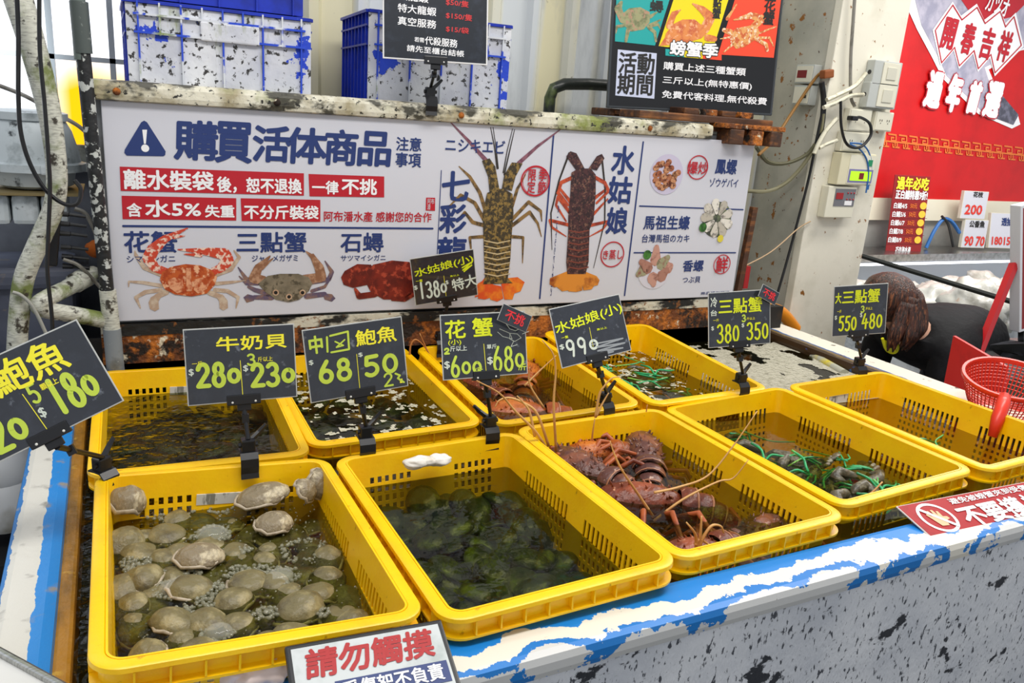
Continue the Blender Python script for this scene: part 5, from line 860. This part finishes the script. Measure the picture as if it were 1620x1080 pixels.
for k in range(15):
    x = 925 + k * 50; y = 660 + k * 5.2; f = lambda a, b: X5(x + a, y + b + a * .1)
    key_ += [([f(0, -30), f(35, -28), f(35, 0), f(12, 0), f(12, -14), f(24, -14)], .011), ([f(0, 30), f(-20, 30), f(-20, 4), f(40, 6), f(40, 30), f(20, 30), f(20, 16)], .011)]
rb.lines('key_pattern_band', key_, gold, 1)
B().box((6.3, 4.24, -.2), (4.6, .06, .94)).done('wall_right', mk('stall_wall', 'a9a9a4', .5, mix=[('8c8c88', 3, .45, .7)]), kind='structure'); B().box((6.3, 4.19, .195), (4.4, .04, .16)).done('trim_1', mk('cream_strip', 'e8e2cc', .5), kind='structure')
fz = empty('chilled_display', (5.2, 3.3, -.8), label='steel chilled display with bags of white seafood on ice behind the bending person', cat='display counter')
def F_(b, nm, mt, **k): return rel(b.done(nm, mt, None, **k), fz)
F_(B().box((5.9, 4.02, -.11), (4.0, .30, .05)), 'back_shelf', steel); F_(B().box((5.9, 3.86, -.15), (4.0, .03, .012)), 'light_strip', mk('light_strip', 'f4f6ff', .4, emit=2.2)); F_(B().box((5.9, 4.16, -.5), (4.0, .03, .8)), 'inner_back', mk('inner_steel', 'c9cdd2', .35, .3)); F_(B().box((5.4, 3.2, -.60), (3.4, 1.6, .6), (-11, 0, 0)), 'ice_bed', mk('ice', 'dfe3e6', .4, mix=[('b9c0c6', 14, .45, .65)], bump=(30, .5)))
B_ = B().tube([(3.62, 3.10, .082), (3.62, 1.98, .02)], .014, 6); F_(B_, 'end_glass_rail', mk('rail_dark', '3a3c38', .35, .5)); gm = mk('clear_glass', 'e8f0ee', .03, alpha=.10, spec=.6)
F_(B().quad((3.625, 3.10, .075), (3.625, 2.0, .015), (3.625, 2.0, -.7), (3.625, 3.10, -.7)), 'end_glass', gm); F_(B().box((4.2, 1.96, .0), (1.2, .05, .035)), 'front_rail', steel); F_(B().box((3.72, 1.98, -.30), (.05, .05, .6), (0, 12, 0)), 'corner_post', mk('post_olive', '6f6a50', .4, .5))
bagm = mk('seafood_bag', 'd9d8cf', .3, mix=[('b0ada0', 9, .5, .66, 5), ('c9a890', 14, .64, .72, 4), ('f0f0ee', 20, .6, .7, 4)], bump=(22, .5), coat=.4)
k = 0
for gy in range(5):
    for gx in range(8):
        x = 3.80 + gx * .27 + gy * .05 + rnd.uniform(-.05, .05); y = 2.42 + gy * .29 + rnd.uniform(-.05, .05); z = -.07 - gy * .06
        if k == 0: b0 = B().ball((0, 0, 0), (.15, .13, .10), fn=lambda v: v * (1 + .30 * noise.noise(v * 2.1) + .12 * noise.noise(v * 5)), n=26, m=18).done('seafood_bag', bagm, smooth=True); o = b0
        else: o = clone(b0)
        o.location = (x, y, z); o.rotation_euler = (rnd.uniform(-.6, .6), rnd.uniform(-.6, .6), rnd.uniform(0, 6.28)); s_ = rnd.uniform(.8, 1.2); o.scale = (s_, s_, s_ * rnd.uniform(.8, 1.3)); k += 1
        tag(o, 'clear bag of white seafood lying on ice in the chilled display', 'bag', 'seafood bags in the display')
MN = Board('stall_menu', 'dark red price list with yellow heading standing on the display shelf', 'menu', (5.3, 4.0, .185), (-6, 0, -10), .315, .56, .006, mk('menu_maroon', '8a1c1e', .4), None, uv=(-.277, -.282, .035, .27)); MN.k = 3; X6 = lambda x, y: (1300 + x / 4.909, 260 + y / 4.909)
MN.text('過年必吃', X6(578, 190) + X6(835, 108), gold if 0 else yelp, .03); MN.text('正白鯧特惠9折!', X6(568, 265) + X6(822, 210), white, .03)
for i, t in enumerate(('白鯧4/5', '白鯧5/6', '白鯧6/7', '白鯧7/8', '白鯧8/9')): x, y = 555 - i * 11, 340 + i * 66; MN.text(t, X6(x, y) + X6(x + 108, y - 40), white, .02); MN.text('50元', X6(x + 128, y) + X6(x + 185, y - 34), gold, .02); MN.disc('gold_disc', MN.px(X6(x + 232, y - 18)), .030, mk('print_gold_disc', 'ecc03c', .45), 1, r2=.026); MN.lines('rule', [(zp(X6, [(x - 15, y + 14), (x + 270, y + 14)]), .003)], mk('rule_dark', '6a1418', .5), 1)
MN.text('巧市海水產', X6(568, 680) + X6(690, 640), white, .03)
def price_block(label, c, rot, uv, texts):
    b = Board('price_card', label, 'price card', c, rot, 1, 1, .03, paper_w, mk('card_cream', 'dcd8c8', .5), group='price cards on the stall shelf', rim=.004, uv=uv); b.k = 3
    for t, q, m_ in texts: b.text(t, q, m_, .03, loc=True)
pr_ = mk('price_red', 'd8382c', .5)
price_block('upper white price card reading 200 at the stall', (6.02, 4.0, .27), (-4, 0, -10), (-.24, -.117, -.006, .092), [('花枝', (-.03, .06, .06, .1), o_), ('200', (-.085, -.07, .075, .0), pr_)])
price_block('lower white price card reading 90 and 70 at the stall', (6.02, 4.0, .27), (-4, 0, -10), (-.185, -.337, .04, -.122), [('公香魚', (-.07, .05, .075, .1), o_), ('90', (-.09, -.09, -.01, -.02), pr_), ('70', (.02, -.09, .1, -.02), pr_)])
price_block('tilted white price card reading 180 and 150 at the stall', (6.38, 3.98, .13), (-10, 0, -10), (-.245, -.2, .05, .073), [('透抽', (-.04, .04, .06, .10), navy), ('180', (-.12, -.11, -.02, -.05), pr_), ('150', (.0, -.11, .10, -.05), pr_)])
cable('blue cable arching under the cream strip of the stall', [(1465, 392), (1478, 365), (1492, 347), (1505, 350), (1518, 368)], 4.05, .014, mk('wire_blue', '2a6ab0')); cable('dark cables hanging under the cream strip of the stall', [(1490, 342), (1500, 355), (1508, 390)], 4.04, .010, kb)
RS = Board('upright_price_board', 'tall dark red price board with white edge at the right border', 'board', (3.44, 2.0, .105), (-3, -14, -8), .34, .62, .05, mk('menu_maroon', '8a1c1e'), mk('board_white_edge', 'd9dbe0', .5), rim=.012, uv=(-.066, -.142, .22, .40))
RS.text('過\n選\n白\n白\n白', (-.108, -.22, -.05, .22), white, .03, loc=True)
for sx in (-.09, .07): B().box((sx, .03, -RS.h / 2 - .035), (.022, .03, .09)).done('foot', steel, RS.root)
# red board, red pole and steel sink right of the bending person
sk = empty('steel_sink', (3.45, 1.9, -.8), label='stainless steel sink with a wide rim at the right border', cat='sink'); 
q = [at(1545, 545, z=-.10), at(1600, 578, z=-.10)]; y0_ = 1.62
def S_(b, nm, mt): return rel(b.done(nm, mt, None), sk)
zt = -.115; P1, P2, P3, P4 = at(1520, 535, z=zt), at(1592, 585, z=zt), at(1740, 572, z=zt), at(1650, 534, z=zt)
def inset(P, c, k): return c + (P - c) * k
cc = (P1 + P2 + P3 + P4) / 4; I_ = [inset(p, cc, .72) for p in (P1, P2, P3, P4)]; O_ = [P1, P2, P3, P4]; b = B()
for k in range(4): b.quad(O_[k], O_[(k + 1) % 4], I_[(k + 1) % 4], I_[k])
for k in range(4): b.quad(O_[k], O_[k] - V((0, 0, .04)), O_[(k + 1) % 4] - V((0, 0, .04)), O_[(k + 1) % 4])
S_(b, 'rim', steel); D_ = [inset(p, cc, .62) - V((0, 0, .16)) for p in O_]; b = B()
for k in range(4): b.quad(I_[k], I_[(k + 1) % 4], D_[(k + 1) % 4], D_[k])
b.quad(*D_); S_(b, 'basin', mk('basin_steel', '8a8a78', .35, .8)); b = B()
for p in D_: b.tube([V((p.x, p.y, -.78)), p], .02, 8)
S_(b, 'legs', steel)
ra, rb_, rc, rd = at(1508, 531, y=1.84), at(1592, 580, y=1.60), at(1580, 690, y=1.57), at(1490, 622, y=1.84); nrm = (rb_ - ra).cross(rd - ra).normalized() * .012; b = B()
b.add([ra, rb_, rc, rd] + [v + nrm for v in (ra, rb_, rc, rd)], [(0, 1, 2, 3), (7, 6, 5, 4), (0, 4, 5, 1), (1, 5, 6, 2), (2, 6, 7, 3), (3, 7, 4, 0)])
tag(b.done('red_cutting_board', mk('board_red', 'd4241c', .4, mix=[('b81a16', 8, .5, .7)])), 'bright red plastic board standing on edge in front of the steel sink', 'board')
a_, b_ = at(1604, 418, y=2.05), at(1560, 528, y=1.98); d_ = (b_ - a_).normalized(); tag(B().tube([a_, b_ + d_ * .5], .019, 4).done('red_pole', mk('pole_red', 'b8161e', .4), None), 'square red pole slanting up in front of the display glass', 'pole')
# red plastic colander resting on the right crate and ledge
cp = at(1598, 612, x=2.20); cl = empty('colander', (2.292, 1.338, .012), (8, -10, 0), label='red plastic colander with handle resting on the right end crate', cat='colander'); rc_ = mk('colander_red', 'e0341c', .35, sss=.1)
b = B(); nn = 30; prof = [(.118, .055), (.112, .03), (.104, .0), (.092, -.03), (.072, -.048)]
for k in range(nn * 2):
    a = k * math.pi / nn; b.tube([(r * math.cos(a), r * math.sin(a), z) for r, z in prof] + [(.0, 0, -.055)], .0017, 4, cap=False)
for r, z in ((.116, .045), (.114, .036), (.112, .027), (.109, .018), (.106, .008), (.104, -.002), (.099, -.014), (.093, -.026), (.082, -.04), (.06, -.05), (.04, -.053), (.02, -.054)): b.tube([(r * math.cos(a / 40 * 6.2832), r * math.sin(a / 40 * 6.2832), z) for a in range(41)], .0014, 4, cap=False)
b.done('basket', rc_, cl); b = B(); b.lathe((0, 0, 0), [(.116, .046), (.124, .046), (.126, .052), (.124, .058), (.116, .058), (.114, .052), (.116, .046)], 40); b.done('rim', rc_, cl, smooth=50)
B().tube([(-.104, -.058, .052), (-.15, -.085, .058), (-.20, -.110, .042), (-.226, -.124, .0)], [.016, .018, .017, .011], 10).done('handle', rc_, cl, smooth=True)
# ---------------------------------------------------------------- the person bending behind the tank
skin = mk('skin', 'c99a80', .5, sss=.1); jack = mk('black_jacket', '0b0b0e', .75, mix=[('17171b', 8, .5, .7)], bump=(26, .5), spec=.25); trous = mk('dark_trousers', '22242c', .8); hairm = mk('brown_hair', '4c2513', .34, mix=[('1f0e08', 26, .42, .58, 4, (5, 5, .5)), ('8f5530', 22, .56, .68, 4, (5, 5, .5))], bump=(60, .6, (4, 4, .4)))
def skinmesh(name, nodes, edges, mat, parent=None, sub=2, **tg):
    me = bpy.data.meshes.new(name); me.from_pydata([n[0] for n in nodes], edges, []); o = bpy.data.objects.new(name, me); COL.objects.link(o)
    m = o.modifiers.new('s', 'SKIN'); m.use_smooth_shade = True
    for i, n in enumerate(nodes):
        r = n[1]; me.skin_vertices[0].data[i].radius = r if isinstance(r, tuple) else (r, r)
    me.skin_vertices[0].data[0].use_root = True
    o.modifiers.new('u', 'SUBSURF').levels = sub; o.modifiers['u'].render_levels = sub; me.materials.append(mat)
    if parent: o.parent = parent
    return tag(o, **tg)
hd = V((2.78, 2.16, .06)); per = empty('person', (3.34, 2.26, -.8), label='person with brown hair in a black jacket bending down behind the right ledge', cat='person'); pl = per.location
hip = V((3.38, 2.18, -.15)); ch_ = V((3.04, 2.16, -.13)); nk = V((2.90, 2.15, -.05)); f0 = -.8
N_ = [(hip, .14), ((hip + ch_) / 2 + V((0, 0, .02)), .12), (ch_, .125), (nk, .06), (hd + V((.04, 0, -.02)), .07), (hd + V((-.05, 0, -.03)), .07)]; E_ = [(0, 1), (1, 2), (2, 3), (3, 4), (4, 5)]
for s in (-1, 1):
    i = len(N_); sh = ch_ + V((-.05, s * .16, .0)); el = sh + V((-.03, s * .02, -.27)); wr = el + V((-.12, -s * .02, -.2)); N_ += [(sh, .06), (el, .042), (wr, .028), (wr + V((-.05, 0, -.05)), (.034, .018))]; E_ += [(2, i), (i, i + 1), (i + 1, i + 2), (i + 2, i + 3)]
    for k in range(5): j = len(N_); bs = wr + V((-.05, (k - 2) * .014, -.05)); L2 = (.045, .055, .06, .055, .045)[k]; N_ += [(bs + V((-.03, (k - 2) * .006, -.03)), .009), (bs + V((-.03 - L2 * .4, (k - 2) * .008, -.03 - L2 * .7)), .008)]; E_ += [(i + 3, j), (j, j + 1)]
    i = len(N_); hp = hip + V((.02, s * .09, -.06)); kn = V((3.30, 2.16 + s * .1, -.40)); an = V((3.42, 2.16 + s * .1, -.74)); N_ += [(hp, .088), (kn, .058), (an, .042), (an + V((-.16, 0, -.025)), .035)]; E_ += [(0, i), (i, i + 1), (i + 1, i + 2), (i + 2, i + 3)]
skinmesh('body', [(p - pl, r) for p, r in N_], E_, skin, per)
J = [(hip + V((.10, 0, .0)), .150), (hip + V((.0, 0, .01)), .178), ((hip + ch_) / 2 + V((0, 0, .025)), .178), (ch_ + V((0, 0, .005)), .172), (nk + V((.03, 0, 0)), .080)]; JE = [(0, 1), (1, 2), (2, 3), (3, 4)]
for s in (-1, 1): i = len(J); sh = ch_ + V((-.05, s * .165, .0)); el = sh + V((-.03, s * .02, -.27)); wr = el + V((-.12, -s * .02, -.2)); J += [(sh, .09), (el, .068), (wr + (el - wr) * .1, .05)]; JE += [(3, i), (i, i + 1), (i + 1, i + 2)]
skinmesh('jacket', [(p - pl, r) for p, r in J], JE, jack, per)
T_ = [(hip + V((.03, 0, -.02)), .155)]; TE = []
for s in (-1, 1): i = len(T_); hp = hip + V((.02, s * .09, -.06)); kn = V((3.30, 2.16 + s * .1, -.40)); an = V((3.42, 2.16 + s * .1, -.70)); T_ += [(hp, .105), (kn, .075), (an, .06)]; TE += [(0, i), (i, i + 1), (i + 1, i + 2)]
skinmesh('trousers', [(p - pl, r) for p, r in T_], TE, trous, per)
hb = B(); hc = hd - pl
hb.ball(hc + V((-.01, 0, .03)), (.110, .105, .10), (0, 20, 0), n=28, m=20, fn=lambda v: v * (1 + .05 * noise.noise(v * 3)))
for k in range(64):
    a = -2.2 + 4.4 * (k % 32) / 31; ly = k // 32; st_ = hc + V((.02 + .05 * math.cos(a) - ly * .03, .095 * math.sin(a) - .01, .075 - ly * .02 - .03 * abs(math.sin(a)))); dn = V((.01 + .055 * math.cos(a), .03 * math.sin(a), 0)) if math.cos(a) > -.3 else V((-.03, .02 * math.sin(a), 0))
    hb.tube(bez([st_, st_ + dn * .6 + V((0, 0, -.06)), st_ + dn + V((-.01, 0, -.12)), st_ + dn * .6 + V((-.02, 0, -.165 - .03 * rnd.random()))], 4), [.022] + [.021] * 4 + [.019] * 4 + [.016, .012, .008, .003], 6)
hb.done('hair', hairm, per, smooth=True)
fb = B(); fcx = hc + V((-.118, 0, -.05)); fb.tube([fcx + V((0, 0, .02)), fcx + V((-.018, 0, -.005))], [.006, .011], 8).done('nose', skin, per, smooth=True)
b = B()
for s in (-1, 1): b.ball(fcx + V((.008, s * .03, .02)), .011, n=10, m=8)
b.done('eyes', mk('eye', 'e8e6e2', .3), per, smooth=True); B().ball(fcx + V((.004, 0, -.035)), (.006, .024, .006), n=12, m=6).done('mouth', mk('lips', 'a85a50', .5), per, smooth=True)
la = at(1402, 535, y=2.12) - pl; yl = mk('lanyard_yellow', 'e4e020', .45); lan = B(); pts_ = bez([at(x, y, y=2.08) - pl for x, y in ((1396, 535), (1402, 552), (1412, 558), (1420, 552), (1418, 532), (1417, 515))], 5)
lan.tube(pts_, .006, 6); lan.poly = None
lan.add([at(x, y, y=yy) - pl for yy in (2.075, 2.085) for x, y in ((1397, 537), (1408, 540), (1419, 556), (1405, 556))], [(0, 1, 2, 3), (7, 6, 5, 4), (0, 4, 5, 1), (1, 5, 6, 2), (2, 6, 7, 3), (3, 7, 4, 0)]); lan.done('yellow_strap', yl, per)
